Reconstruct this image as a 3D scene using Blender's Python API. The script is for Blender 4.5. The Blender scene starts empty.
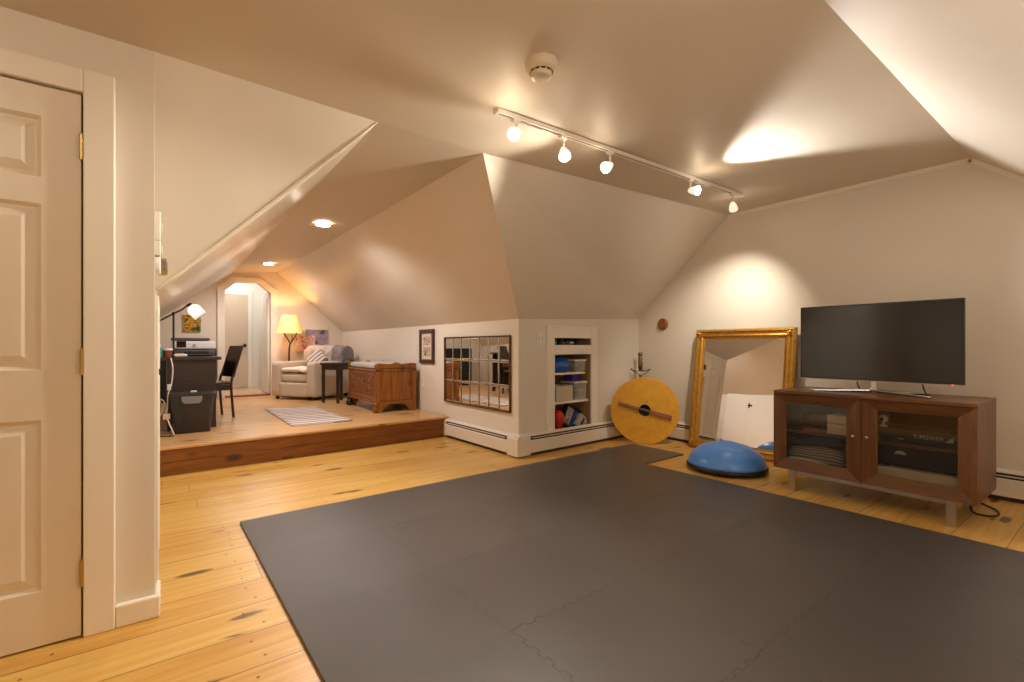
import bpy, bmesh, math, random
from mathutils import Vector, Matrix
R = math.radians
PI = math.pi
random.seed(7)
scn = bpy.context.scene
COL = scn.collection

# ------------------------------------------------------------------ materials
def lin(c):
    def f(v):
        v /= 255.0
        return v / 12.92 if v <= 0.04045 else ((v + 0.055) / 1.055) ** 2.4
    return (f(c[0]), f(c[1]), f(c[2]), 1.0)

def pbr(name, rgb, rough=0.5, metal=0.0, var=0.0, scale=8.0, bump=0.0, bscale=60.0, spec=0.5, stretch=None, coat=0.0):
    m = bpy.data.materials.new(name); m.use_nodes = True
    nt = m.node_tree; N = nt.nodes; L = nt.links
    b = N['Principled BSDF']
    b.inputs['Base Color'].default_value = lin(rgb)
    b.inputs['Roughness'].default_value = rough
    b.inputs['Metallic'].default_value = metal
    b.inputs['Specular IOR Level'].default_value = spec
    if coat: b.inputs['Coat Weight'].default_value = coat; b.inputs['Coat Roughness'].default_value = 0.15
    tc = N.new('ShaderNodeTexCoord'); mp = N.new('ShaderNodeMapping')
    L.new(tc.outputs['Object'], mp.inputs['Vector'])
    if stretch: mp.inputs['Scale'].default_value = stretch
    if var:
        nz = N.new('ShaderNodeTexNoise'); nz.inputs['Scale'].default_value = scale; nz.inputs['Detail'].default_value = 5
        L.new(mp.outputs[0], nz.inputs['Vector'])
        mx = N.new('ShaderNodeMix'); mx.data_type = 'RGBA'
        c = lin(rgb)
        mx.inputs[6].default_value = tuple(max(0, v * (1 - var)) for v in c[:3]) + (1,)
        mx.inputs[7].default_value = tuple(min(1, v * (1 + var)) for v in c[:3]) + (1,)
        rp = N.new('ShaderNodeMapRange'); rp.inputs[1].default_value = 0.3; rp.inputs[2].default_value = 0.7
        L.new(nz.outputs['Fac'], rp.inputs[0]); L.new(rp.outputs[0], mx.inputs[0]); L.new(mx.outputs[2], b.inputs['Base Color'])
    if bump:
        nb = N.new('ShaderNodeTexNoise'); nb.inputs['Scale'].default_value = bscale; nb.inputs['Detail'].default_value = 3
        L.new(mp.outputs[0], nb.inputs['Vector'])
        bp = N.new('ShaderNodeBump'); bp.inputs['Strength'].default_value = bump; bp.inputs['Distance'].default_value = 0.01
        L.new(nb.outputs['Fac'], bp.inputs['Height']); L.new(bp.outputs[0], b.inputs['Normal'])
    return m

def emit(name, rgb, strength):
    m = bpy.data.materials.new(name); m.use_nodes = True
    b = m.node_tree.nodes['Principled BSDF']
    b.inputs['Base Color'].default_value = lin(rgb)
    b.inputs['Emission Color'].default_value = lin(rgb); b.inputs['Emission Strength'].default_value = strength
    return m

def wood_floor(name, c1, c2, cd, plank=0.19, along='x', knots=True, rough=0.32, length=3.1, nails=True):
    """Pine boards: per-board tone, stretched grain, knots, nail heads, dark joints."""
    m = bpy.data.materials.new(name); m.use_nodes = True
    nt = m.node_tree; N = nt.nodes; L = nt.links
    b = N['Principled BSDF']; b.inputs['Roughness'].default_value = rough
    tc = N.new('ShaderNodeTexCoord'); sp = N.new('ShaderNodeSeparateXYZ'); L.new(tc.outputs['Object'], sp.inputs[0])
    a, c = ('X', 'Y') if along == 'x' else ('Y', 'X')
    def math_(op, x, y=None, z=None):
        n = N.new('ShaderNodeMath'); n.operation = op
        for i, v in enumerate((x, y, z)):
            if v is None: continue
            if isinstance(v, (int, float)): n.inputs[i].default_value = v
            else: L.new(v, n.inputs[i])
        return n.outputs[0]
    q = math_('DIVIDE', sp.outputs[c], plank); idx = math_('FLOOR', q); fr = math_('FRACT', q)
    wn = N.new('ShaderNodeTexWhiteNoise'); wn.noise_dimensions = '1D'; L.new(idx, wn.inputs['W'])
    off = math_('MULTIPLY', wn.outputs['Value'], 7.3)
    la = math_('DIVIDE', math_('ADD', sp.outputs[a], off), length); li = math_('FLOOR', la); lf = math_('FRACT', la)
    wn2 = N.new('ShaderNodeTexWhiteNoise'); wn2.noise_dimensions = '2D'
    cb = N.new('ShaderNodeCombineXYZ'); L.new(idx, cb.inputs[0]); L.new(li, cb.inputs[1]); L.new(cb.outputs[0], wn2.inputs['Vector'])
    # grain
    gv = N.new('ShaderNodeCombineXYZ')
    L.new(math_('ADD', math_('MULTIPLY', sp.outputs[a], 0.9), math_('MULTIPLY', wn2.outputs['Value'], 31)), gv.inputs[0])
    L.new(math_('MULTIPLY', sp.outputs[c], 14), gv.inputs[1])
    g = N.new('ShaderNodeTexNoise'); g.inputs['Scale'].default_value = 2.2; g.inputs['Detail'].default_value = 6; g.inputs['Distortion'].default_value = 0.6
    L.new(gv.outputs[0], g.inputs['Vector'])
    gm = N.new('ShaderNodeMapRange'); gm.inputs[1].default_value = 0.32; gm.inputs[2].default_value = 0.68; L.new(g.outputs['Fac'], gm.inputs[0])
    mixf = math_('ADD', math_('MULTIPLY', gm.outputs[0], 0.55), math_('MULTIPLY', wn2.outputs['Value'], 0.45))
    mx = N.new('ShaderNodeMix'); mx.data_type = 'RGBA'; mx.inputs[6].default_value = lin(c1); mx.inputs[7].default_value = lin(c2); L.new(mixf, mx.inputs[0])
    col = mx.outputs[2]
    def over(col, fac, rgb):
        n = N.new('ShaderNodeMix'); n.data_type = 'RGBA'; n.inputs[7].default_value = lin(rgb)
        L.new(fac, n.inputs[0]); L.new(col, n.inputs[6]); return n.outputs[2]
    if knots:
        kv = N.new('ShaderNodeCombineXYZ')
        L.new(math_('MULTIPLY', math_('ADD', sp.outputs[a], off), 2.3), kv.inputs[0]); L.new(math_('MULTIPLY', sp.outputs[c], 7.5), kv.inputs[1])
        vo = N.new('ShaderNodeTexVoronoi'); vo.inputs['Scale'].default_value = 1.0; L.new(kv.outputs[0], vo.inputs['Vector'])
        wz = N.new('ShaderNodeTexNoise'); wz.inputs['Scale'].default_value = 9; L.new(kv.outputs[0], wz.inputs['Vector'])
        dd = math_('ADD', vo.outputs['Distance'], math_('MULTIPLY', math_('SUBTRACT', wz.outputs['Fac'], 0.5), 0.14))
        spr = N.new('ShaderNodeSeparateColor'); L.new(vo.outputs['Color'], spr.inputs[0])
        big = math_('MULTIPLY', math_('LESS_THAN', spr.outputs[0], 0.72), math_('ADD', 0.09, math_('MULTIPLY', spr.outputs[1], 0.14)))
        k = N.new('ShaderNodeMapRange'); k.interpolation_type = 'SMOOTHSTEP'
        L.new(math_('SUBTRACT', dd, big), k.inputs[0]); k.inputs[1].default_value = -0.06; k.inputs[2].default_value = 0.03; k.inputs[3].default_value = 0.85; k.inputs[4].default_value = 0.0
        col = over(col, k.outputs[0], cd)
    if nails:
        wn3 = N.new('ShaderNodeTexWhiteNoise'); wn3.noise_dimensions = '1D'; L.new(math_('FLOOR', math_('MULTIPLY', q, 2)), wn3.inputs['W'])
        # nail heads: two per board on joist lines
        ja = math_('MULTIPLY', math_('ABSOLUTE', math_('SUBTRACT', math_('FRACT', math_('DIVIDE', math_('ADD', sp.outputs[a], math_('MULTIPLY', wn3.outputs['Value'], 0.07)), 0.61)), 0.5)), 0.61)
        jc = math_('MULTIPLY', math_('ABSOLUTE', math_('SUBTRACT', math_('FRACT', math_('MULTIPLY', fr, 2)), 0.5)), plank / 2)
        dist = math_('SQRT', math_('ADD', math_('MULTIPLY', ja, ja), math_('MULTIPLY', jc, jc)))
        col = over(col, math_('MULTIPLY', math_('LESS_THAN', dist, 0.0055), 0.8), (60, 38, 22))
    e1 = math_('LESS_THAN', fr, 0.026); e2 = math_('LESS_THAN', lf, 0.0012)
    edge = math_('MULTIPLY', math_('MAXIMUM', e1, e2), 0.62)
    col = over(col, edge, (70, 42, 20))
    L.new(col, b.inputs['Base Color'])
    bp = N.new('ShaderNodeBump'); bp.inputs['Strength'].default_value = 0.12; bp.inputs['Distance'].default_value = 0.004
    L.new(math_('SUBTRACT', g.outputs['Fac'], edge), bp.inputs['Height']); L.new(bp.outputs[0], b.inputs['Normal'])
    return m

def wood(name, c1, c2, rough=0.4, axis=0, scale=3.0, knots=0.0, cd=(60, 30, 15)):
    m = bpy.data.materials.new(name); m.use_nodes = True
    nt = m.node_tree; N = nt.nodes; L = nt.links
    b = N['Principled BSDF']; b.inputs['Roughness'].default_value = rough
    tc = N.new('ShaderNodeTexCoord'); mp = N.new('ShaderNodeMapping'); L.new(tc.outputs['Object'], mp.inputs['Vector'])
    s = [14, 14, 14]; s[axis] = 1.2; mp.inputs['Scale'].default_value = s
    g = N.new('ShaderNodeTexNoise'); g.inputs['Scale'].default_value = scale; g.inputs['Detail'].default_value = 6; g.inputs['Distortion'].default_value = 0.8
    L.new(mp.outputs[0], g.inputs['Vector'])
    r = N.new('ShaderNodeMapRange'); r.inputs[1].default_value = 0.3; r.inputs[2].default_value = 0.7; L.new(g.outputs['Fac'], r.inputs[0])
    mx = N.new('ShaderNodeMix'); mx.data_type = 'RGBA'; mx.inputs[6].default_value = lin(c1); mx.inputs[7].default_value = lin(c2)
    L.new(r.outputs[0], mx.inputs[0]); col = mx.outputs[2]
    if knots:
        mp2 = N.new('ShaderNodeMapping'); L.new(tc.outputs['Object'], mp2.inputs['Vector'])
        s2 = [knots * 1.6] * 3; s2[axis] = knots * 0.8; mp2.inputs['Scale'].default_value = s2
        v = N.new('ShaderNodeTexVoronoi'); v.inputs['Scale'].default_value = 1; L.new(mp2.outputs[0], v.inputs['Vector'])
        k = N.new('ShaderNodeMapRange'); k.interpolation_type = 'SMOOTHSTEP'; k.inputs[1].default_value = 0.12; k.inputs[2].default_value = 0.25; k.inputs[3].default_value = 0.9; k.inputs[4].default_value = 0
        L.new(v.outputs['Distance'], k.inputs[0])
        n = N.new('ShaderNodeMix'); n.data_type = 'RGBA'; n.inputs[7].default_value = lin(cd); L.new(k.outputs[0], n.inputs[0]); L.new(col, n.inputs[6]); col = n.outputs[2]
    L.new(col, b.inputs['Base Color'])
    bp = N.new('ShaderNodeBump'); bp.inputs['Strength'].default_value = 0.08; bp.inputs['Distance'].default_value = 0.003
    L.new(g.outputs['Fac'], bp.inputs['Height']); L.new(bp.outputs[0], b.inputs['Normal'])
    return m

def stripes(name, ca, cb, axis, freq, duty=0.5, rough=0.9, wob=0.0):
    m = bpy.data.materials.new(name); m.use_nodes = True
    nt = m.node_tree; N = nt.nodes; L = nt.links
    b = N['Principled BSDF']; b.inputs['Roughness'].default_value = rough
    tc = N.new('ShaderNodeTexCoord'); sp = N.new('ShaderNodeSeparateXYZ'); L.new(tc.outputs['Object'], sp.inputs[0])
    mu = N.new('ShaderNodeMath'); mu.operation = 'MULTIPLY'; mu.inputs[1].default_value = freq; L.new(sp.outputs[axis], mu.inputs[0])
    src = mu.outputs[0]
    if wob:
        nz = N.new('ShaderNodeTexNoise'); nz.inputs['Scale'].default_value = 6; L.new(tc.outputs['Object'], nz.inputs['Vector'])
        ma = N.new('ShaderNodeMath'); ma.operation = 'MULTIPLY_ADD'; ma.inputs[1].default_value = wob; L.new(nz.outputs['Fac'], ma.inputs[0]); L.new(src, ma.inputs[2]); src = ma.outputs[0]
    fr = N.new('ShaderNodeMath'); fr.operation = 'FRACT'; L.new(src, fr.inputs[0])
    lt = N.new('ShaderNodeMath'); lt.operation = 'LESS_THAN'; lt.inputs[1].default_value = duty; L.new(fr.outputs[0], lt.inputs[0])
    mx = N.new('ShaderNodeMix'); mx.data_type = 'RGBA'; mx.inputs[6].default_value = lin(ca); mx.inputs[7].default_value = lin(cb); L.new(lt.outputs[0], mx.inputs[0])
    L.new(mx.outputs[2], b.inputs['Base Color'])
    nb = N.new('ShaderNodeTexNoise'); nb.inputs['Scale'].default_value = 120; L.new(tc.outputs['Object'], nb.inputs['Vector'])
    bp = N.new('ShaderNodeBump'); bp.inputs['Strength'].default_value = 0.3; bp.inputs['Distance'].default_value = 0.004; L.new(nb.outputs['Fac'], bp.inputs['Height']); L.new(bp.outputs[0], b.inputs['Normal'])
    return m

def patches(name, cols, scale=6.0, rough=0.7, seed=0.0, smooth=True, dist=0.6):
    """Blotchy painted or printed surface: noise through a colour ramp."""
    m = bpy.data.materials.new(name); m.use_nodes = True
    nt = m.node_tree; N = nt.nodes; L = nt.links
    b = N['Principled BSDF']; b.inputs['Roughness'].default_value = rough
    tc = N.new('ShaderNodeTexCoord'); mp = N.new('ShaderNodeMapping'); mp.inputs['Location'].default_value = (seed, seed * 1.7, seed * 0.3)
    L.new(tc.outputs['Object'], mp.inputs['Vector'])
    nz = N.new('ShaderNodeTexNoise'); nz.inputs['Scale'].default_value = scale; nz.inputs['Detail'].default_value = 3; nz.inputs['Distortion'].default_value = dist
    L.new(mp.outputs[0], nz.inputs['Vector'])
    rp = N.new('ShaderNodeValToRGB'); rp.color_ramp.interpolation = 'EASE' if smooth else 'CONSTANT'
    e = rp.color_ramp.elements
    n = len(cols)
    e[0].position = 0.30; e[0].color = lin(cols[0]); e[1].position = 0.70; e[1].color = lin(cols[-1])
    for i in range(1, n - 1):
        x = e.new(0.30 + 0.40 * i / (n - 1)); x.color = lin(cols[i])
    L.new(nz.outputs['Fac'], rp.inputs[0]); L.new(rp.outputs[0], b.inputs['Base Color'])
    return m

def glass(name, rgb=(255, 255, 255), rough=0.0, clear=0.92, spec=0.5):
    """Thin clear pane: mostly transparent with a real surface reflection."""
    m = bpy.data.materials.new(name); m.use_nodes = True
    nt = m.node_tree; N = nt.nodes; L = nt.links
    N.remove(N['Principled BSDF'])
    out = N['Material Output']
    t = N.new('ShaderNodeBsdfTransparent'); t.inputs[0].default_value = lin(rgb)
    g = N.new('ShaderNodeBsdfGlossy'); g.inputs['Roughness'].default_value = rough
    lw = N.new('ShaderNodeLayerWeight'); pw = N.new('ShaderNodeMath'); pw.operation = 'POWER'; pw.inputs[1].default_value = 5
    L.new(lw.outputs['Facing'], pw.inputs[0])
    fz = N.new('ShaderNodeMath'); fz.operation = 'MULTIPLY_ADD'; fz.inputs[1].default_value = 0.95; fz.inputs[2].default_value = 0.04; L.new(pw.outputs[0], fz.inputs[0])
    mx = N.new('ShaderNodeMixShader'); L.new(fz.outputs[0], mx.inputs[0]); L.new(t.outputs[0], mx.inputs[1]); L.new(g.outputs[0], mx.inputs[2])
    L.new(mx.outputs[0], out.inputs[0])
    return m

M = {}
M['wall'] = pbr('cream wall paint', (224, 214, 199), 0.42, var=0.02, scale=2, bump=0.03, bscale=90)
M['ceil'] = pbr('cream satin ceiling paint', (225, 214, 198), 0.30, var=0.02, scale=2, bump=0.04, bscale=14, spec=0.5)
M['ceilflat'] = pbr('cream ceiling paint', (211, 197, 177), 0.52, var=0.02, scale=2, bump=0.03, bscale=14)
M['trim'] = pbr('cream gloss trim paint', (238, 229, 214), 0.33, var=0.02, scale=3)
M['doorpaint'] = pbr('cream door paint', (230, 218, 198), 0.36, var=0.02, scale=3)
M['backdoor'] = pbr('beige door paint', (204, 186, 166), 0.45)
M['white'] = pbr('white paint', (232, 228, 220), 0.4)
M['heater'] = pbr('white enamel', (226, 216, 200), 0.35)
M['slot'] = pbr('dark heater slot', (52, 40, 34), 0.7)
M['black'] = pbr('matt black plastic', (22, 20, 20), 0.5)
M['blackgloss'] = pbr('glossy black', (10, 10, 11), 0.12)
M['screen'] = pbr('dark screen', (21, 19, 20), 0.12, spec=0.7)
M['bezel'] = pbr('black bezel', (14, 13, 13), 0.35)
M['chrome'] = pbr('chrome', (190, 186, 182), 0.1, 1.0)
M['bevelled'] = pbr('bevelled pane edge', (190, 182, 168), 0.25, 0.9)
M['frosted'] = None
M['steel'] = pbr('brushed steel', (190, 182, 172), 0.3, 1.0)
M['brass'] = pbr('brass', (196, 168, 110), 0.3, 1.0)
M['mirror'] = pbr('silvered mirror', (235, 232, 226), 0.0, 1.0)
M['gold'] = pbr('gilt frame', (196, 146, 64), 0.34, 0.75, var=0.2, scale=40, bump=0.3, bscale=140)
M['golddark'] = pbr('antique bronze frame', (104, 78, 48), 0.4, 0.7, var=0.3, scale=30)
M['floor'] = wood_floor('pine floor boards', (190, 134, 50), (222, 182, 102), (66, 34, 14), plank=0.215)
M['platform'] = wood_floor('pine platform boards', (190, 142, 90), (212, 172, 118), (84, 44, 22), plank=0.165, rough=0.3)
M['riser'] = wood('orange pine riser', (114, 62, 10), (142, 88, 24), 0.4, 0, 2.2, knots=3.4, cd=(62, 30, 16))
M['hallfloor'] = wood_floor('pale hall boards', (206, 170, 128), (220, 188, 146), (120, 80, 50), plank=0.12)
M['walnut'] = wood('walnut veneer', (78, 46, 20), (114, 72, 36), 0.35, 1, 2.5)
M['walnutv'] = wood('walnut veneer upright', (80, 47, 20), (118, 74, 36), 0.35, 2, 2.5)
M['chest'] = wood('carved pine chest', (114, 62, 14), (150, 92, 30), 0.38, 2, 2.0, knots=4, cd=(84, 42, 20))
M['chestcarve'] = pbr('carved chest relief', (122, 66, 22), 0.4, var=0.3, scale=26, bump=1.0, bscale=30)
M['darkwood'] = wood('espresso wood', (36, 24, 20), (54, 36, 28), 0.35, 2, 2)
M['desk'] = wood('dark desk wood', (42, 30, 24), (60, 42, 33), 0.4, 0, 2)
M['plywood'] = wood('birch plywood shield', (202, 142, 22), (216, 158, 34), 0.45, 0, 1.2)
M['grip'] = wood('oak grip bar', (120, 72, 34), (150, 94, 48), 0.45, 0, 2)
M['mat'] = pbr('charcoal foam', (76, 71, 69), 0.36, var=0.08, scale=1.4, bump=0.2, bscale=420, spec=0.5)
M['blue'] = pbr('blue vinyl', (84, 148, 236), 0.3, var=0.12, scale=4, spec=0.6)
M['bluebright'] = pbr('bright blue plastic', (28, 84, 170), 0.35)
M['purple'] = pbr('purple card', (66, 52, 150), 0.5)
M['red'] = pbr('red vinyl', (200, 30, 26), 0.4)
M['linen'] = pbr('beige linen', (202, 186, 166), 0.85, var=0.06, scale=40, bump=0.15, bscale=200, spec=0.2)
M['cream'] = pbr('cream cotton', (228, 212, 194), 0.85, var=0.08, scale=9, bump=0.4, bscale=14, spec=0.2)
M['throw'] = stripes('grey and cream knitted throw', (206, 192, 178), (172, 162, 156), 0, 46, 0.45, wob=0.4)
M['throwgrey'] = pbr('grey fringed throw', (132, 126, 128), 0.9, var=0.25, scale=30, bump=0.4, bscale=60)
M['stripe_pillow'] = stripes('striped cotton', (206, 194, 184), (122, 118, 124), 0, 11, 0.45, wob=0.5)
M['cushion'] = pbr('pale grey seat pad', (186, 178, 172), 0.85, var=0.05, scale=20, bump=0.2, bscale=150)
M['rug'] = stripes('grey and white rag rug', (222, 208, 196), (142, 126, 122), 1, 7.4, 0.5, wob=0.12)
M['shade'] = None
M['clear'] = glass('clear door glass', (235, 232, 226))
M['bin'] = glass('clear plastic tub', (215, 212, 208), 0.2)
M['darkplastic'] = pbr('dark grey plastic', (50, 48, 47), 0.4)
M['handleplastic'] = pbr('silver grey plastic', (132, 130, 130), 0.35)
M['printerwhite'] = pbr('white printer plastic', (226, 220, 218), 0.4)
M['printergrey'] = pbr('grey printer plastic', (78, 74, 76), 0.4)
M['cable_white'] = pbr('white cable', (228, 220, 210), 0.5)
M['terracotta'] = pbr('brick red pot', (140, 62, 44), 0.6)
M['teal'] = pbr('teal plastic', (40, 140, 130), 0.5)
M['frame'] = wood('mahogany frame', (52, 24, 20), (74, 34, 28), 0.35, 2, 3)
M['matboard'] = pbr('cream mount', (214, 200, 180), 0.8)
M['photo'] = patches('sepia print', [(70, 50, 44), (160, 130, 110), (206, 182, 160), (96, 66, 60)], 14, seed=2)
M['sunflower'] = patches('sunflower painting', [(40, 66, 30), (110, 120, 40), (214, 160, 40), (150, 60, 30), (60, 30, 20), (220, 180, 90)], 16, seed=5, smooth=False)
M['pink_art'] = patches('pink painting', [(186, 120, 116), (212, 170, 158), (220, 196, 186), (180, 96, 98), (168, 146, 146)], 7, seed=9, smooth=False)
M['violet_art'] = patches('mauve painting', [(84, 76, 92), (150, 136, 150), (176, 150, 160), (112, 90, 110)], 8, seed=3, smooth=False)
M['soap'] = pbr('white canvas edge', (220, 212, 200), 0.8)
M['cardboard'] = pbr('brown card', (140, 104, 66), 0.8)
M['greybox'] = pbr('olive grey box', (92, 84, 70), 0.7)
M['whitebox'] = pbr('off white storage box', (206, 192, 172), 0.6)
M['zigzag'] = None
M['redbook'] = pbr('red brown leather case', (140, 70, 56), 0.6)
M['copper'] = pbr('round wood plaque', (140, 96, 40), 0.5, var=0.15, scale=20)
M['iron'] = pbr('wrought iron', (70, 60, 54), 0.5, 0.4)
M['sword'] = pbr('aged steel', (120, 110, 96), 0.35, 0.9)
M['swordgrip'] = pbr('wire bound grip', (116, 88, 48), 0.45, 0.4, var=0.4, scale=60)
M['darkcab'] = pbr('black laminate', (24, 22, 22), 0.35)
M['rednosing'] = wood('red brown sill', (128, 58, 30), (150, 74, 40), 0.35, 0, 2)
M['smoke'] = pbr('ivory plastic', (222, 206, 182), 0.4)
M['lettering'] = pbr('silver lettering', (190, 188, 184), 0.5)
M['bulb'] = emit('lamp glow', (255, 222, 178), 60)
M['bulbsoft'] = emit('shaded lamp glow', (255, 218, 170), 9)
M['downlight'] = emit('downlight glow', (255, 240, 228), 28)
M['jarbulb'] = emit('desk bulb glow', (255, 236, 214), 6)
M['ledred'] = emit('red standby light', (255, 40, 30), 4)

def shade_mat():
    m = bpy.data.materials.new('lit parchment shade'); m.use_nodes = True
    b = m.node_tree.nodes['Principled BSDF']
    b.inputs['Base Color'].default_value = lin((250, 222, 160)); b.inputs['Roughness'].default_value = 0.8
    b.inputs['Emission Color'].default_value = lin((255, 178, 84)); b.inputs['Emission Strength'].default_value = 0.85
    return m
M['shade'] = shade_mat()

def milky(name, rgb, k):
    m = bpy.data.materials.new(name); m.use_nodes = True
    nt = m.node_tree; N = nt.nodes; L = nt.links; b = N['Principled BSDF']; b.inputs['Base Color'].default_value = lin(rgb); b.inputs['Roughness'].default_value = 0.25
    t = N.new('ShaderNodeBsdfTransparent'); x = N.new('ShaderNodeMixShader'); x.inputs[0].default_value = k
    L.new(t.outputs[0], x.inputs[1]); L.new(b.outputs[0], x.inputs[2]); L.new(x.outputs[0], N['Material Output'].inputs[0]); return m
M['bin'] = milky('milky clear plastic', (206, 202, 196), 0.38)
M['nichewood'] = wood('tan shelf lining', (150, 118, 82), (172, 140, 102), 0.6, 2, 2)
M['bell'] = emit('glowing frosted bell', (240, 226, 206), 0.9)
def frosted_mat():
    m = bpy.data.materials.new('frosted jar glass'); m.use_nodes = True
    nt = m.node_tree; N = nt.nodes; L = nt.links; N.remove(N['Principled BSDF'])
    t = N.new('ShaderNodeBsdfTransparent'); d = N.new('ShaderNodeBsdfTranslucent'); d.inputs[0].default_value = (0.9, 0.88, 0.85, 1)
    x = N.new('ShaderNodeMixShader'); x.inputs[0].default_value = 0.45; L.new(t.outputs[0], x.inputs[1]); L.new(d.outputs[0], x.inputs[2]); L.new(x.outputs[0], N['Material Output'].inputs[0])
    return m
M['frosted'] = frosted_mat()

def zigzag_mat():
    m = bpy.data.materials.new('black and white zigzag knit'); m.use_nodes = True
    nt = m.node_tree; N = nt.nodes; L = nt.links; b = N['Principled BSDF']; b.inputs['Roughness'].default_value = 0.9
    tc = N.new('ShaderNodeTexCoord'); sp = N.new('ShaderNodeSeparateXYZ'); L.new(tc.outputs['Object'], sp.inputs[0])
    def mt(op, x, y=None):
        n = N.new('ShaderNodeMath'); n.operation = op
        for i, v in enumerate((x, y)):
            if v is None: continue
            if isinstance(v, (int, float)): n.inputs[i].default_value = v
            else: L.new(v, n.inputs[i])
        return n.outputs[0]
    z = mt('PINGPONG', mt('MULTIPLY', sp.outputs[1], 55), 0.5)
    s = mt('ADD', mt('MULTIPLY', sp.outputs[2], 45), mt('MULTIPLY', sp.outputs[0], 30))
    f = mt('LESS_THAN', mt('FRACT', mt('ADD', s, z)), 0.42)
    mx = N.new('ShaderNodeMix'); mx.data_type = 'RGBA'; mx.inputs[6].default_value = lin((20, 19, 20)); mx.inputs[7].default_value = lin((200, 192, 184)); L.new(f, mx.inputs[0])
    L.new(mx.outputs[2], b.inputs['Base Color'])
    return m
M['zigzag'] = zigzag_mat()

# ------------------------------------------------------------------ geometry helpers
class MB:
    """Collects shapes; build() links them as ONE mesh object."""
    def __init__(s): s.bm = bmesh.new()
    def add(s, verts, faces):
        vs = [s.bm.verts.new(v) for v in verts]
        for f in faces:
            try: s.bm.faces.new([vs[i] for i in f])
            except ValueError: pass
        return s
    def box(s, x0, x1, y0, y1, z0, z1, mat=None):
        v = [Vector(p) for p in ((x0, y0, z0), (x1, y0, z0), (x1, y1, z0), (x0, y1, z0), (x0, y0, z1), (x1, y0, z1), (x1, y1, z1), (x0, y1, z1))]
        if mat is not None: v = [mat @ p for p in v]
        return s.add(v, [(0, 3, 2, 1), (4, 5, 6, 7), (0, 1, 5, 4), (1, 2, 6, 5), (2, 3, 7, 6), (3, 0, 4, 7)])
    def prism(s, poly, ax, a0, a1):
        """poly: 2-D points in the plane of the other two axes (in order), extruded along ax."""
        def p3(p, a):
            return {'x': (a, p[0], p[1]), 'y': (p[0], a, p[1]), 'z': (p[0], p[1], a)}[ax]
        n = len(poly)
        v = [p3(p, a0) for p in poly] + [p3(p, a1) for p in poly]
        f = [tuple(range(n - 1, -1, -1)), tuple(range(n, 2 * n))] + [(i, (i + 1) % n, n + (i + 1) % n, n + i) for i in range(n)]
        return s.add(v, f)
    def lathe(s, prof, seg=24, o=(0, 0, 0), axis=(0, 0, 1), cap=True):
        """prof: (radius, height) along axis."""
        q = Vector((0, 0, 1)).rotation_difference(Vector(axis).normalized()).to_matrix()
        o = Vector(o); rings = []
        for r, z in prof:
            if r < 1e-6: rings.append([s.bm.verts.new(o + q @ Vector((0, 0, z)))])
            else: rings.append([s.bm.verts.new(o + q @ Vector((r * math.cos(2 * PI * i / seg), r * math.sin(2 * PI * i / seg), z))) for i in range(seg)])
        for a, b in zip(rings, rings[1:]):
            for i in range(seg):
                j = (i + 1) % seg
                if len(a) == 1 and len(b) == 1: break
                if len(a) == 1: s.bm.faces.new((a[0], b[j], b[i]))
                elif len(b) == 1: s.bm.faces.new((a[i], a[j], b[0]))
                else: s.bm.faces.new((a[i], a[j], b[j], b[i]))
        if cap:
            if len(rings[0]) > 1: s.bm.faces.new(rings[0][::-1])
            if len(rings[-1]) > 1: s.bm.faces.new(rings[-1])
        return s
    def cyl(s, p0, p1, r0, r1=None, seg=16):
        p0 = Vector(p0); p1 = Vector(p1); r1 = r0 if r1 is None else r1
        return s.lathe([(r0, 0), (r1, (p1 - p0).length)], seg, p0, p1 - p0)
    def tube(s, pts, r, seg=8, smooth=4):
        P = [Vector(p) for p in pts]
        if smooth and len(P) > 2:
            Q = []
            for i in range(len(P) - 1):
                a = P[max(i - 1, 0)]; b = P[i]; c = P[i + 1]; d = P[min(i + 2, len(P) - 1)]
                for k in range(smooth):
                    t = k / smooth
                    Q.append(0.5 * ((2 * b) + (c - a) * t + (2 * a - 5 * b + 4 * c - d) * t * t + (3 * b - a - 3 * c + d) * t ** 3))
            Q.append(P[-1]); P = Q
        rr = r if callable(r) else (lambda t: r)
        rings = []; up = Vector((0.13, 0.27, 1)).normalized()
        for i, p in enumerate(P):
            t = (P[min(i + 1, len(P) - 1)] - P[max(i - 1, 0)])
            t = t.normalized() if t.length > 1e-9 else Vector((0, 0, 1))
            x = up - t * up.dot(t)
            if x.length < 1e-3: x = Vector((1, 0, 0)) - t * t.x
            x.normalize(); up = x; y = t.cross(x); rad = rr(i / (len(P) - 1))
            rings.append([s.bm.verts.new(p + rad * (x * math.cos(2 * PI * k / seg) + y * math.sin(2 * PI * k / seg))) for k in range(seg)])
        for a, b in zip(rings, rings[1:]):
            for k in range(seg): s.bm.faces.new((a[k], a[(k + 1) % seg], b[(k + 1) % seg], b[k]))
        s.bm.faces.new(rings[0][::-1]); s.bm.faces.new(rings[-1])
        return s
    def sphere(s, c, r, seg=20, rings=12, sc=(1, 1, 1)):
        c = Vector(c); rows = []
        for i in range(rings + 1):
            th = PI * i / rings
            if i in (0, rings): rows.append([s.bm.verts.new(c + Vector((0, 0, r * sc[2] * math.cos(th))))])
            else: rows.append([s.bm.verts.new(c + Vector((r * sc[0] * math.sin(th) * math.cos(2 * PI * k / seg), r * sc[1] * math.sin(th) * math.sin(2 * PI * k / seg), r * sc[2] * math.cos(th)))) for k in range(seg)])
        for a, b in zip(rows, rows[1:]):
            for k in range(seg):
                j = (k + 1) % seg
                if len(a) == 1: s.bm.faces.new((a[0], b[k], b[j]))
                elif len(b) == 1: s.bm.faces.new((a[k], b[0], a[j]))
                else: s.bm.faces.new((a[k], b[k], b[j], a[j]))
        return s
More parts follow.
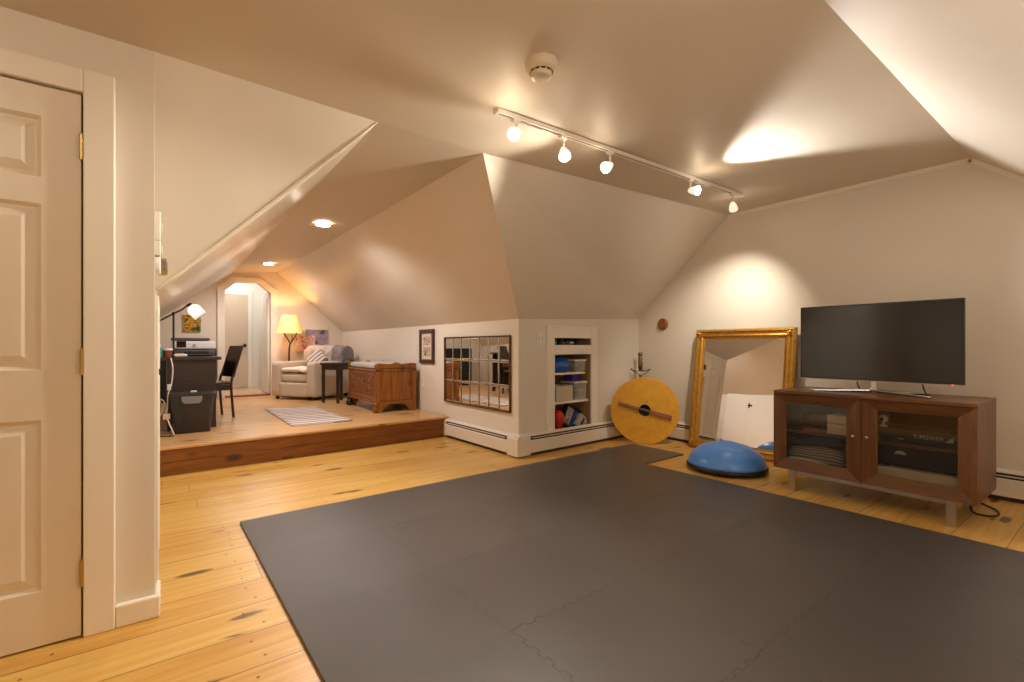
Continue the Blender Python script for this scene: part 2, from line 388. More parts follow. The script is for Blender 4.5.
    def pad(s, x0, x1, y0, y1, z0, z1, r=0.03, puff=0.0, n=10, crumple=0.0, seed=0):
        """Rounded upholstered block with a puffed top."""
        rnd = random.Random(seed)
        ph = [rnd.uniform(0, 6) for _ in range(6)]
        cx, cy, cz = (x0 + x1) / 2, (y0 + y1) / 2, (z0 + z1) / 2
        hx, hy, hz = (x1 - x0) / 2, (y1 - y0) / 2, (z1 - z0) / 2
        r = min(r, hx, hy, hz)
        g = {}
        def vert(i, j, k):
            key = (i, j, k)
            if key in g: return g[key]
            a = Vector(((2 * i / n - 1) * hx, (2 * j / n - 1) * hy, (2 * k / n - 1) * hz))
            inn = Vector((max(-hx + r, min(hx - r, a.x)), max(-hy + r, min(hy - r, a.y)), max(-hz + r, min(hz - r, a.z))))
            d = a - inn
            p = inn + (d.normalized() * r if d.length > 1e-9 else d)
            wx = math.cos(PI / 2 * a.x / hx); wy = math.cos(PI / 2 * a.y / hy)
            if puff: p.z += puff * wx * wy * (1 if a.z > 0 else -0.3)
            if crumple:
                w = crumple * (math.sin(a.x * 23 + ph[0] + 3 * math.sin(a.y * 9 + ph[1])) + math.sin(a.y * 31 + ph[2] + 2 * math.sin(a.x * 17 + ph[3])))
                p += Vector((w * 0.3, w * 0.3, w))
            g[key] = s.bm.verts.new(Vector((cx, cy, cz)) + p)
            return g[key]
        for i in range(n):
            for j in range(n):
                for (f, q) in (((lambda u, v: (u, v, 0)), 1), ((lambda u, v: (u, v, n)), 0), ((lambda u, v: (u, 0, v)), 0), ((lambda u, v: (u, n, v)), 1), ((lambda u, v: (0, u, v)), 1), ((lambda u, v: (n, u, v)), 0)):
                    vs = [vert(*f(i, j)), vert(*f(i + 1, j)), vert(*f(i + 1, j + 1)), vert(*f(i, j + 1))]
                    if q: vs.reverse()
                    s.bm.faces.new(vs)
        return s
    def build(s, name, mat, parent=None, smooth=False, bevel=0.0, seg=2, sub=0, weld=False, mtx=None, auto=None):
        bm = s.bm
        if mtx is not None: bmesh.ops.transform(bm, matrix=mtx, verts=bm.verts)
        if weld: bmesh.ops.remove_doubles(bm, verts=bm.verts, dist=1e-5)
        bmesh.ops.recalc_face_normals(bm, faces=bm.faces)
        me = bpy.data.meshes.new(name); bm.to_mesh(me); bm.free()
        if smooth:
            for p in me.polygons: p.use_smooth = True
        if auto is not None: me.set_sharp_from_angle(angle=R(auto))
        o = bpy.data.objects.new(name, me); COL.objects.link(o)
        me.materials.append(mat)
        if parent is not None: o.parent = parent
        if bevel:
            b = o.modifiers.new('bevel', 'BEVEL'); b.width = bevel; b.segments = seg; b.limit_method = 'ANGLE'; b.angle_limit = R(40)
        if sub:
            b = o.modifiers.new('sub', 'SUBSURF'); b.levels = sub; b.render_levels = sub
        return o

def thing(name, label, cat, loc=(0, 0, 0), rz=0.0, group=None):
    o = bpy.data.objects.new(name, None); COL.objects.link(o)
    o.location = loc; o.rotation_euler = (0, 0, rz); o.empty_display_size = 0.1
    o['label'] = label; o['category'] = cat
    if group: o['group'] = group
    return o
def tag(o, label, cat, group=None):
    o['label'] = label; o['category'] = cat
    if group: o['group'] = group
    return o
def struct(o):
    o['kind'] = 'structure'; return o
def copy_thing(root, loc, rz=None, label=None):
    r = root.copy(); COL.objects.link(r); r.location = loc
    if rz is not None: r.rotation_euler = (0, 0, rz)
    if label: r['label'] = label
    for ch in list(root.children):
        c = ch.copy(); COL.objects.link(c); c.parent = r
        for g in ch.children:
            d = g.copy(); COL.objects.link(d); d.parent = c
    return r
def text_obj(name, body, size, mat, parent, mtx, extrude=0.0006):
    cu = bpy.data.curves.new(name, 'FONT'); cu.body = body; cu.size = size; cu.extrude = extrude
    cu.align_x = 'CENTER'; cu.align_y = 'CENTER'; cu.materials.append(mat)
    f = bpy.data.objects.new(name, cu); COL.objects.link(f)
    bpy.context.view_layer.update()
    me = bpy.data.meshes.new_from_object(f.evaluated_get(bpy.context.evaluated_depsgraph_get()))
    bpy.data.objects.remove(f); me.transform(mtx)
    if not me.materials: me.materials.append(mat)
    o = bpy.data.objects.new(name, me); COL.objects.link(o); o.parent = parent
    return o

# ------------------------------------------------------------------ the room
PZ = 0.236                                        # platform height
# ceiling break points (u, v, z): an old attic whose flat ceiling sags towards the hall
cA = (-2.2, 2.29, 2.185); cB = (-0.03, 2.29, 2.185); cC = (0.92, 2.45, 2.245); cD = (1.648, 2.54, 2.287); cE = (4.62, 2.54, 2.385)
def flat_ceiling():
    mb = MB(); far = [cA, cB, cC, cD, cE]
    n = 8; us = []
    rows = []
    for p in far:
        col = []
        for k in range(n + 1):
            t = k / n
            col.append((p[0], 0.745 + (p[1] - 0.745) * t, 2.385 + (p[2] - 2.385) * t))
        rows.append(col)
    V = [v for c in rows for v in c]; m = n + 1
    F = [(i * m + k, (i + 1) * m + k, (i + 1) * m + k + 1, i * m + k + 1) for i in range(4) for k in range(n)]
    mb.add(V, F)
    return mb.build('ceiling', M['ceilflat'], smooth=True)
struct(flat_ceiling())
hallR = (1.523, 8.70, 2.29); hallL = (0.871, 8.70, 2.223)
kR0 = (2.70, 3.545, 1.306); kR1 = (2.60, 8.70, 1.313)
kL0 = (-0.03, 3.10, 1.34); kL1 = (-0.55, 8.70, 1.05)
struct(MB().add([cC, cD, hallR, hallL], [(0, 1, 2, 3)]).build('ceiling.001', M['ceilflat']))
struct(MB().add([cD, kR0, kR1, hallR], [(0, 1, 2, 3)]).build('ceiling_slope_hall', M['ceil']))
# left hall slope: the plaster swells a little and has an old joint across it
def left_slope():
    mb = MB(); n, m = 14, 8; V = []
    for i in range(n + 1):
        t = i / n
        top = Vector(cC).lerp(Vector(hallL), t); bot = Vector(kL0).lerp(Vector(kL1), t)
        for j in range(m + 1):
            q = j / m; p = top.lerp(bot, q)
            w = 0.07 * math.exp(-((t - 0.66) / 0.06) ** 2) * math.sin(PI * q) + 0.03 * math.exp(-((t - 0.1) / 0.08) ** 2) * math.sin(PI * q)
            V.append(p + Vector((0.6, 0, -0.8)) * w)
    k = m + 1
    mb.add(V, [(i * k + j, i * k + j + 1, (i + 1) * k + j + 1, (i + 1) * k + j) for i in range(n) for j in range(m)])
    return mb.build('ceiling_slope_hall.001', M['ceil'], smooth=True)
struct(left_slope())
struct(MB().add([cB, cC, kL0, (-0.045, 3.10, 1.34)], [(0, 1, 2, 3)]).build('ceiling_slope_far', M['ceil']))
kG = (4.62, 3.66, 1.374)
struct(MB().add([cD, cE, kG, kR0], [(0, 1, 2, 3)]).build('ceiling_slope_niche', M['ceil']))
struct(MB().add([(-2.2, 0.745, 2.385), (4.62, 0.745, 2.385), (4.62, -0.56, 1.30), (-2.2, -0.56, 1.30)], [(0, 1, 2, 3)]).build('ceiling_slope_near', M['ceil']))

def wall_poly(name, pts, off, mat=M['wall']):
    """A planar wall polygon given thickness away from the room."""
    n = len(pts); P = [Vector(p) for p in pts]; Q = [p + Vector(off) for p in P]
    F = [tuple(range(n)), tuple(range(2 * n - 1, n - 1, -1))] + [(i, n + i, n + (i + 1) % n, (i + 1) % n) for i in range(n)]
    return struct(MB().add(P + Q, F).build(name, mat))
# gable wall behind the television
wall_poly('wall_gable', [(4.62, -0.56, 0), (4.62, 3.66, 0), kG, cE, (4.62, 0.742, 2.385), (4.62, -0.56, 1.30)], (0.12, 0, 0))
# wall with the window-pane mirror
wall_poly('wall_mirror', [(2.70, 3.545, 0), kR0, kR1, (2.60, 8.70, 0)], (0.10, 0.002, 0))
# wall with the built-in shelves, hole left for the niche
NU0, NU1, NZ0, NZ1, NZ2, NZ3 = 3.165, 3.735, 0.10, 0.985, 1.055, 1.145
def vn(u): return 3.545 + (u - 2.70) * (3.66 - 3.545) / 1.92
def zk(u): return 1.306 + (u - 2.70) * (1.374 - 1.306) / 1.92
def niche_wall():
    mb = MB(); th = 0.06
    def slab(u0, u1, za, zb0, zb1):
        a, b = vn(u0), vn(u1)
        mb.add([(u0, a, za), (u1, b, za), (u1, b, zb1), (u0, a, zb0), (u0, a + th, za), (u1, b + th, za), (u1, b + th, zb1), (u0, a + th, zb0)],
               [(0, 1, 2, 3), (7, 6, 5, 4), (0, 4, 5, 1), (1, 5, 6, 2), (2, 6, 7, 3), (3, 7, 4, 0)])
    slab(2.70, NU0, 0, zk(2.70), zk(NU0)); slab(NU1, 4.62, 0, zk(NU1), zk(4.62))
    slab(NU0, NU1, 0, NZ0, NZ0); slab(NU0, NU1, NZ1, NZ2, NZ2); slab(NU0, NU1, NZ3, zk(NU0), zk(NU1))
    return struct(mb.build('wall_niche', M['wall']))
niche_wall()
# closet wall with the six-panel door; its face is at v = 2.29
DZ = 1.944; DU0, DU1 = -1.0, -0.237
mb = MB(); mb.box(-2.2, DU0 - 0.01, 2.29, 2.39, 0, 2.185); mb.box(DU0 - 0.01, DU1 + 0.004, 2.29, 2.39, DZ + 0.008, 2.185); mb.box(DU1 + 0.004, -0.03, 2.29, 2.39, 0, 2.185)
struct(mb.build('wall_closet', M['wall']))
# returns behind it: low wall on the left of the room and hall
wall_poly('wall_left', [(-0.045, 2.39, 0), (-0.045, 2.39, 2.16), (-0.045, 3.10, 1.42), (-0.045, 3.10, 0)], (-0.05, 0, 0))
wall_poly('wall_hall_left', [(-0.03, 3.10, 0), kL0, kL1, (-0.55, 8.70, 0)], (-0.10, 0, 0))
wall_poly('wall_rear', [(-2.2, -0.56, 0), (-2.2, 2.29, 0), (-2.2, 2.29, 2.185), (-2.2, 0.745, 2.385), (-2.2, -0.56, 1.30)], (-0.1, 0, 0))
wall_poly('wall_near', [(-2.2, -0.56, 0), (4.62, -0.56, 0), (4.62, -0.56, 1.30), (-2.2, -0.56, 1.30)], (0, -0.1, 0))
# hall end wall with an octagonal-headed opening
HV = 8.70
OP = [(0.752, PZ), (0.752, 1.945), (0.905, 2.102), (1.185, 2.102), (1.345, 1.965), (1.43, 1.94), (1.43, PZ)]
OP = [(0.772, PZ), (0.772, 1.935), (0.925, 2.085), (1.235, 2.095), (1.425, 1.94), (1.425, PZ)]
def end_wall():
    mb = MB()
    outer = [(-0.55, 0.0), (-0.55, 1.05), (0.871, 2.223), (1.523, 2.29), (2.60, 1.313), (2.60, 0.0)]
    for a, b in ((HV, 1), (HV + 0.12, -1)):
        P = [(x, a, z) for x, z in outer] + [(x, a, z) for x, z in OP]
        mb.add(P, [(0, 1, 7, 6), (1, 2, 8, 7), (2, 3, 9, 8), (3, 10, 9), (3, 4, 10), (4, 5, 11, 10), (0, 6, 11, 5)])
    k = len(OP)
    V = [(x, HV, z) for x, z in OP] + [(x, HV + 0.12, z) for x, z in OP]
    mb.add(V, [(i, i + 1, k + i + 1, k + i) for i in range(k - 1)])
    return struct(mb.build('wall_hall_end', M['wall']))
end_wall()
def octagon_casing():
    mb = MB(); w = 0.10
    inn = OP
    out = [(OP[0][0] - w, PZ), (OP[1][0] - w, OP[1][1] + w * 0.45), (OP[2][0] - w * 0.4, OP[2][1] + w * 0.72), (OP[3][0] + w * 0.4, OP[3][1] + w * 0.72), (OP[4][0] + w, OP[4][1] + w * 0.45), (OP[5][0] + w, PZ)]
    for i in range(5):
        a, b, c, d = inn[i], inn[i + 1], out[i + 1], out[i]
        V = [(p[0], HV - 0.03, p[1]) for p in (a, b, c, d)] + [(p[0], HV, p[1]) for p in (a, b, c, d)]
        mb.add(V, [(0, 1, 2, 3), (0, 4, 5, 1), (1, 5, 6, 2), (2, 6, 7, 3), (3, 7, 4, 0)])
    return struct(mb.build('trim_1', M['trim']))
octagon_casing()
# floor and platform
struct(MB().box(-2.4, 4.85, -0.7, 4.9, -0.08, 0.0).build('floor', M['floor']))
def platform():
    mb = MB(); y0, y1 = 4.66, 4.835
    P = [(-0.30, y0), (2.66, y1), (2.66, 8.78), (-0.75, 8.78)]
    mb.prism(P, 'z', 0.21, PZ)
    return struct(mb.build('platform_floor', M['platform'], bevel=0.008))
platform()
def riser():
    mb = MB()
    for z0, z1 in ((0.0, 0.104), (0.107, 0.21)):
        V = [(-0.30, 4.685, z0), (2.66, 4.860, z0), (2.66, 4.890, z0), (-0.30, 4.715, z0)]
        mb.add(V + [(x, y, z1) for x, y, _ in V], [(0, 1, 5, 4), (1, 2, 6, 5), (2, 3, 7, 6), (3, 0, 4, 7), (4, 5, 6, 7), (0, 3, 2, 1)])
    return struct(mb.build('platform_riser', M['riser'], bevel=0.002))
riser()
# crown moulding on the gable wall
def crown():
    mb = MB()
    for (a, b) in (((0.742, 2.385), (2.54, 2.385)), ((-0.30, 1.52), (0.742, 2.385))):
        d = Vector((0, b[0] - a[0], b[1] - a[1])); L = d.length; d.normalize(); nrm = Vector((0, d.z, -d.y))
        for (t, w0, w1) in ((0.022, 0.0, 0.018), (0.012, 0.018, 0.032)):
            V = []
            for s in (0, L):
                for ww in (w0, w1):
                    for tt in (0, t):
                        V.append(Vector((4.62 - tt, a[0], a[1])) + d * s + nrm * ww)
            mb.add(V, [(0, 1, 3, 2), (4, 6, 7, 5), (1, 5, 7, 3), (0, 4, 5, 1), (2, 3, 7, 6)])
    return struct(mb.build('trim_2', M['trim']))
crown()
# rounded bead along the left valley
mb = MB()
mb.tube([(0.918, 2.447, 2.243), (0.45, 2.767, 1.79), kL0], lambda q: 0.003 + 0.008 * min(1, q * 3), 10, 4)
struct(mb.build('trim_3', M['trim'], smooth=True))
# closet door casing
mb = MB()
mb.box(DU1 + 0.004, -0.146, 2.260, 2.29, 0, 2.034); mb.box(DU0 - 0.1, DU1 + 0.004, 2.260, 2.29, DZ + 0.008, 2.034); mb.box(DU0 - 0.1, DU0 - 0.01, 2.260, 2.29, 0, DZ + 0.008)
struct(mb.build('trim_4', M['trim'], bevel=0.004))
mb = MB(); mb.box(-0.146, -0.012, 2.262, 2.29, 0, 0.083); mb.box(-0.03, -0.012, 2.29, 2.42, 0, 0.083)
struct(mb.build('baseboard_left', M['trim'], bevel=0.006))
# six-panel door leaf
def panel_door(name, u0, u1, z1, vface, cols, rows, th=0.035, mat=M['doorpaint'], flip=1):
    mb = MB(); z0 = 0.006
    def bx(a, b, c, d, y0=vface, y1=vface + th): mb.box(a, b, y0, y1, c, d)
    xs = [u0] + [x for c in cols for x in c] + [u1]
    for i in range(0, len(xs), 2): bx(xs[i], xs[i + 1], z0, z1)
    for (a, b) in cols:
        zz = [z0] + [z for r in rows for z in r] + [z1]
        for i in range(0, len(zz), 2): bx(a, b, zz[i], zz[i + 1])
        for (c, d) in rows:
            e, g = 0.012, 0.05
            y = vface
            R0 = [(a, y, c), (b, y, c), (b, y, d), (a, y, d)]
            R1 = [(a + e, y + 0.014, c + e), (b - e, y + 0.014, c + e), (b - e, y + 0.014, d - e), (a + e, y + 0.014, d - e)]
            R2 = [(a + e + 0.008, y + 0.014, c + e + 0.008), (b - e - 0.008, y + 0.014, c + e + 0.008), (b - e - 0.008, y + 0.014, d - e - 0.008), (a + e + 0.008, y + 0.014, d - e - 0.008)]
            R3 = [(a + g, y + 0.003, c + g), (b - g, y + 0.003, c + g), (b - g, y + 0.003, d - g), (a + g, y + 0.003, d - g)]
            V = R0 + R1 + R2 + R3; F = []
            for k in range(3):
                for i in range(4): F.append((k * 4 + i, k * 4 + (i + 1) % 4, k * 4 + 4 + (i + 1) % 4, k * 4 + 4 + i))
            F.append((12, 13, 14, 15)); mb.add(V, F)
            mb.box(a, b, y + 0.02, y + th, c, d)
    return mb.build(name, mat)
door = struct(panel_door('door_1', DU0, DU1 - 0.003, DZ, 2.276, [(-0.895, -0.665), (-0.575, -0.342)], [(0.194, 0.787), (0.96, 1.536), (1.627, 1.84)]))
for z in (1.755, 0.985, 0.228):
    mb = MB(); mb.cyl((DU1, 2.266, z - 0.045), (DU1, 2.266, z + 0.045), 0.006, seg=12)
    mb.lathe([(0.004, 0), (0.005, 0.004), (0, 0.009)], 10, (DU1, 2.266, z + 0.045)); mb.box(DU1 - 0.005, DU1 + 0.004, 2.266, 2.278, z - 0.044, z + 0.044)
    for k in (-0.02, 0.0, 0.02): mb.cyl((DU1, 2.266, z + k - 0.001), (DU1, 2.266, z + k + 0.001), 0.007, seg=12)
    mb.build('hinge', M['brass'], door, smooth=False)
mb = MB(); mb.lathe([(0.026, 0), (0.026, 0.006), (0.011, 0.012), (0.011, 0.03), (0.026, 0.042), (0.028, 0.055), (0.018, 0.066), (0, 0.068)], 20, (-0.94, 2.276, 0.95), (0, -1, 0)); mb.build('door_knob', M['brass'], door, smooth=True)
# low closet door behind the corner, with its casing
mb = MB(); mb.box(-0.045, -0.018, 2.41, 2.47, 0, 1.25); mb.box(-0.045, -0.018, 3.02, 3.08, 0, 1.25); mb.box(-0.045, -0.018, 2.47, 3.02, 1.17, 1.25)
struct(mb.build('trim_5', M['trim'], bevel=0.003))
d2 = struct(MB().box(-0.045, -0.024, 2.475, 3.015, 0.01, 1.165).build('door_2', M['white'], bevel=0.003))
mb = MB(); mb.box(-0.024, -0.012, 2.93, 2.99, 0.9, 0.93); mb.build('latch', M['black'], d2)
# low white board and access door on the left wall of the hall (the gilt mirror shows it)
def low_board():
    a = Vector((-0.03, 3.10, 0)); d = Vector((-0.52, 5.60, 0)).normalized(); rz = math.atan2(d.y, d.x)
    m = Matrix.Translation(a) @ Matrix.Rotation(rz, 4, 'Z')
    o = struct(MB().box(0.72, 1.98, -0.022, -0.001, 0.0, 1.255).build('trim_8', M['white'], bevel=0.003)); o.matrix_world = m
    o = struct(MB().box(0.75, 1.50, -0.040, -0.0225, 0.02, 1.19).build('door_5', M['white'], bevel=0.006)); o.matrix_world = m
    mb = MB(); mb.box(1.42, 1.50, -0.052, -0.040, 1.03, 1.06); mb.box(1.47, 1.485, -0.056, -0.040, 1.00, 1.09); mb.build('latch', M['black'], o)
low_board()

# ------------------------------------------------------------------ room beyond the hall
mb = MB()
struct(MB().box(0.3, 2.6, HV + 0.12, 10.9, 0.14, PZ + 0.02).build('hall_floor', M['hallfloor']))
struct(MB().box(0.70, 1.44, HV - 0.02, HV + 0.14, PZ, PZ + 0.022).build('trim_6', M['rednosing'], bevel=0.004))
BV = 10.35
wall_poly('wall_back', [(0.3, BV, 0.2), (0.3, BV, 2.6), (1.56, BV, 2.6), (1.56, BV, 0.2)], (0, 0.1, 0), M['white'])
wall_poly('wall_back_right', [(1.56, BV, 0.2), (1.56, BV, 2.6), (1.75, HV + 0.12, 2.6), (1.75, HV + 0.12, 0.2)], (0.1, 0, 0), M['white'])
wall_poly('wall_back_left', [(0.3, HV + 0.12, 0.2), (0.3, HV + 0.12, 2.6), (0.3, BV, 2.6), (0.3, BV, 0.2)], (-0.1, 0, 0), M['white'])
struct(MB().add([(0.2, HV + 0.12, 2.46), (1.8, HV + 0.12, 2.46), (1.8, BV + 0.1, 2.46), (0.2, BV + 0.1, 2.46)], [(0, 1, 2, 3)]).build('ceiling_back', M['white']))
mb = MB(); mb.box(0.62, 1.30, BV - 0.035, BV - 0.004, PZ + 0.03, 2.03)
d3 = struct(mb.build('door_3', M['backdoor'], bevel=0.003))
mb = MB(); mb.box(0.68, 1.15, BV - 0.040, BV - 0.034, PZ + 0.12, 1.95); mb.build('door_panel', M['backdoor'], d3)
mb = MB(); mb.sphere((1.24, BV - 0.075, 1.07), 0.032, 14, 8); mb.cyl((1.24, BV - 0.035, 1.07), (1.24, BV - 0.06, 1.07), 0.012); mb.build('door_knob', M['black'], d3, smooth=True)
mb = MB(); mb.box(1.30, 1.375, BV - 0.03, BV, PZ + 0.02, 2.11); mb.box(0.54, 1.30, BV - 0.03, BV, 2.035, 2.11)
struct(mb.build('trim_7', M['white'], bevel=0.004))
# open leaf of the octagon doorway, seen edge-on at its right jamb
mb = MB(); mb.prism([(1.385, PZ + 0.03), (1.385, 1.965), (1.42, 1.935), (1.42, PZ + 0.03)], 'y', HV + 0.03, HV + 0.62)
d4 = struct(mb.build('door_4', M['white'], bevel=0.003))
mb = MB(); mb.box(1.380, 1.385, HV + 0.04, HV + 0.09, 1.55, 1.86); mb.build('door_closer', M['steel'], d4)

# ------------------------------------------------------------------ camera
cam = bpy.data.cameras.new('camera'); co = bpy.data.objects.new('camera', cam); COL.objects.link(co)
co.location = (0, 0, 1.04); co.rotation_euler = (R(90), 0, R(-36.5))
cam.sensor_width = 36; cam.lens = 470 / 1024 * 36; cam.shift_y = 6 / 1024; cam.clip_start = 0.02
scn.camera = co

# ------------------------------------------------------------------ foam floor tiles
TS = 0.607; TA = R(1.3); TO = Vector((1.614, 1.382))
E1 = Vector((math.cos(TA), math.sin(TA))); E2 = Vector((-math.sin(TA), math.cos(TA)))
def tile_mesh(edges):
    """Outline with square teeth on joined edges; edges = (south, east, north, west): +1 tabs, -1 slots, 0 straight."""
    n = 16; s = TS / n; h = TS / 2; t = 0.008; gap = 0.0003; pts = []
    corners = [(-h, -h), (h, -h), (h, h), (-h, h)]
    dirs = [(1, 0), (0, 1), (-1, 0), (0, -1)]
    for e in range(4):
        cx, cy = corners[e]; dx, dy = dirs[e]; ox, oy = dy, -dx
        if edges[e] == 0:
            pts.append((cx + dx * 0.0, cy + dy * 0.0)); continue
        sg = edges[e]
        for k in range(n):
            out = (k % 2 == 0) == (sg > 0)
            if k in (0, n - 1): o = 0.0
            else: o = t if out else -t
            o -= gap
            for q in (k, k + 1):
                a = q * s
                if q == 0: a += gap
                if q == n: a -= gap
                pts.append((cx + dx * a + ox * o, cy + dy * a + oy * o))
    cl = [pts[0]]
    for p in pts[1:]:
        if (Vector(p) - Vector(cl[-1])).length > 1e-5: cl.append(p)
    return cl
ORD = ['first', 'second', 'third', 'fourth', 'fifth']
rows = {2: (-2, 3), 1: (-2, 2), 0: (-2, 2), -1: (-2, 2), -2: (-1, 2)}
for j, (i0, i1) in rows.items():
    for i in range(i0, i1 + 1):
        has = lambda a, b: b in rows and (rows[b][0] <= a <= rows[b][1] or (a < rows[b][0] and a >= -2))
        ed = tuple(1 if f else 0 for f in (has(i, j - 1) or j == -2, has(i + 1, j), has(i, j + 1), has(i - 1, j)))
        mb = MB(); mb.prism(tile_mesh(ed), 'z', 0.0, 0.013)
        o = mb.build('foam_tile', M['mat'], bevel=0.0014, seg=1)
        c = TO + E1 * (TS * (i + 0.5)) + E2 * (TS * (j + 0.5))
        o.location = (c.x, c.y, 0.0006); o.rotation_euler = (0, 0, TA)
        if i == 3: lab = 'single charcoal foam tile sticking out of the mat beside the blue balance dome'
        elif j == 2 and i == -2: lab = 'charcoal foam corner tile of the mat, the one nearest the wooden step'
        else:
            rowname = {2: 'far row along the shelf wall', 1: 'second row from the shelf wall', 0: 'third row from the shelf wall', -1: 'fourth row from the shelf wall', -2: 'nearest row of the mat'}[j]
            k = 2 - i
            lab = 'charcoal foam tile, %s from the television side in the %s' % (ORD[k], rowname)
        tag(o, lab, 'foam tile', 'interlocking charcoal foam tiles of the exercise mat')

# ------------------------------------------------------------------ baseboard heaters
def heater(name, label, p0, p1, nrm, caps, slot):
    """Fin-tube heater cover from p0 to p1 on the wall line, nrm points into the room."""
    a = Vector((p0[0], p0[1], 0)); d = Vector((p1[0] - p0[0], p1[1] - p0[1], 0)); L = d.length; d.normalize(); n = Vector((nrm[0], nrm[1], 0)).normalized()
    t = thing(name, label, 'heater', (a.x, a.y, 0), math.atan2(d.y, d.x), 'baseboard heaters')
    s = 1 if (Vector((-d.y, d.x, 0)).dot(n) > 0) else -1
    def pr(poly, x0, x1, nm, mat, bev=0.0):
        return MB().prism([(s * y, z) for y, z in poly], 'x', x0, x1).build(nm, mat, t, bevel=bev)
    pr([(0.003, 0.03), (0.062, 0.03), (0.062, 0.142), (0.058, 0.150), (0.050, 0.150), (0.05, 0.05), (0.003, 0.05)], 0, L, 'front_cover', M['heater'], 0.002)
    pr([(0.003, 0.184), (0.048, 0.184), (0.052, 0.189), (0.036, 0.205), (0.003, 0.207)], 0, L, 'top_hood', M['heater'], 0.002)
    pr([(0.003, 0.0), (0.046, 0.0), (0.046, 0.03), (0.003, 0.03)], 0.01, L - 0.01, 'toe_gap', M['slot'])
    pr([(0.004, 0.05), (0.045, 0.05), (0.040, 0.183), (0.004, 0.183)], 0.01, L - 0.01, 'fin_element', M['slot'])
    pr([(0.041, 0.164), (0.053, 0.163), (0.053, 0.169), (0.041, 0.170)], slot[0], slot[1], 'damper', M['heater'])
    for x0, x1 in caps:
        pr([(0.003, 0.012), (0.066, 0.012), (0.066, 0.172), (0.055, 0.196), (0.036, 0.209), (0.003, 0.21)], x0, x1, 'end_cap', M['heater'], 0.004)
    return t
heater('baseboard_heater', 'white baseboard heater under the window-pane mirror, running to the wooden step', (2.70, 3.545), (2.668, 4.86), (-1, 0), [(-0.066, 0.10), (1.27, 1.312)], (0.14, 1.24))
heater('baseboard_heater', 'white baseboard heater below the built-in shelves, running into the corner', (2.70, 3.545), (4.555, 3.656), (0, -1), [(-0.062, 0.10)], (0.14, 1.84))
heater('baseboard_heater', 'long white baseboard heater behind the gilt mirror and the walnut console', (4.62, 3.59), (4.62, -0.50), (-1, 0), [(-0.002, 0.06)], (0.08, 4.0))

# ------------------------------------------------------------------ built-in shelves and what is on them
def built_in():
    t = thing('built_in_shelf', 'cream built-in shelf unit recessed in the low wall beside the wood shield', 'shelf unit', (3.45, vn(3.45), 0), math.atan2(0.115, 1.92))
    # local: x along wall, y into wall
    h = 0.285; D = 0.34; y0 = 0.0
    mb = MB()
    ox0, ox1 = -0.385, 0.37
    ix0, ix1 = -0.283, 0.278
    zt = 1.236
    f = -0.020
    mb.box(ox0, ix0, f, y0, 0.205, zt); mb.box(ix1, ox1, f, y0, 0.205, zt); mb.box(ix0, ix1, f, y0, NZ3 - 0.012, zt); mb.box(ix0, ix1, f, y0, NZ1 - 0.022, NZ2 + 0.006)
    mb.box(ox0 - 0.008, ox1 + 0.008, f - 0.006, y0, zt, zt + 0.016)
    mb.build('casing', M['trim'], t, bevel=0.003)
    mb = MB()
    mb.box(ix0 - 0.012, ix0, 0.0, D, 0.10, 1.15); mb.box(ix1, ix1 + 0.012, 0.0, D, 0.10, 1.15); mb.box(ix0, ix1, D - 0.012, D, 0.10, 1.15)
    mb.box(ix0, ix1, 0.0, D, 0.112, 0.13); mb.box(ix0, ix1, 0.0, D, 1.148, 1.16); mb.box(ix0, ix1, 0.0, D, 1.035, 1.047); mb.box(ix0, ix1, 0, D, NZ1 - 0.02, NZ1 - 0.008)
    mb.build('carcass', M['nichewood'], t)
    MB().box(ix0, ix1 - 0.06, 0.015, D - 0.02, 0.752, 0.772).build('shelf', M['trim'], t, bevel=0.002)
    MB().box(ix0, ix1 - 0.012, 0.015, D - 0.02, 0.452, 0.476).build('shelf', M['trim'], t, bevel=0.002)
    return t
bi = built_in()
BW = Matrix.Translation(bi.location) @ Matrix.Rotation(bi.rotation_euler[2], 4, 'Z')
def inb(x, y, z): return tuple(BW @ Vector((x, y, z)))
BZ = bi.rotation_euler[2]
# dumbbells
def dumbbell(label, x0):
    t = thing('dumbbell', label, 'dumbbell', inb(x0, 0.075, 1.0475), BZ, 'dumbbells in the top slot')
    r = 0.042
    for s in (-1, 1):
        mb = MB(); mb.lathe([(r * 0.8, 0), (r, 0.012), (r, 0.05), (r * 0.8, 0.062)], 6, (s * 0.055, 0, r * 0.87), (s, 0, 0)); mb.build('weight_head', M['black'], t, bevel=0.002)
        MB().lathe([(0.02, 0), (0.02, 0.002)], 16, (s * 0.1172, 0, r * 0.87), (s, 0, 0)).build('end_disc', M['lettering'], t)
    MB().lathe([(0.013, -0.06), (0.016, -0.03), (0.017, 0), (0.016, 0.03), (0.013, 0.06)], 16, (0, 0, r * 0.87), (1, 0, 0)).build('handle', M['chrome'], t, smooth=True)
    return t
d1 = dumbbell('black dumbbell at the left end of the top slot of the shelves', -0.205)
dd = copy_thing(d1, inb(0.06, 0.075, 1.0475), None, 'black dumbbell in the middle of the top slot of the shelves')
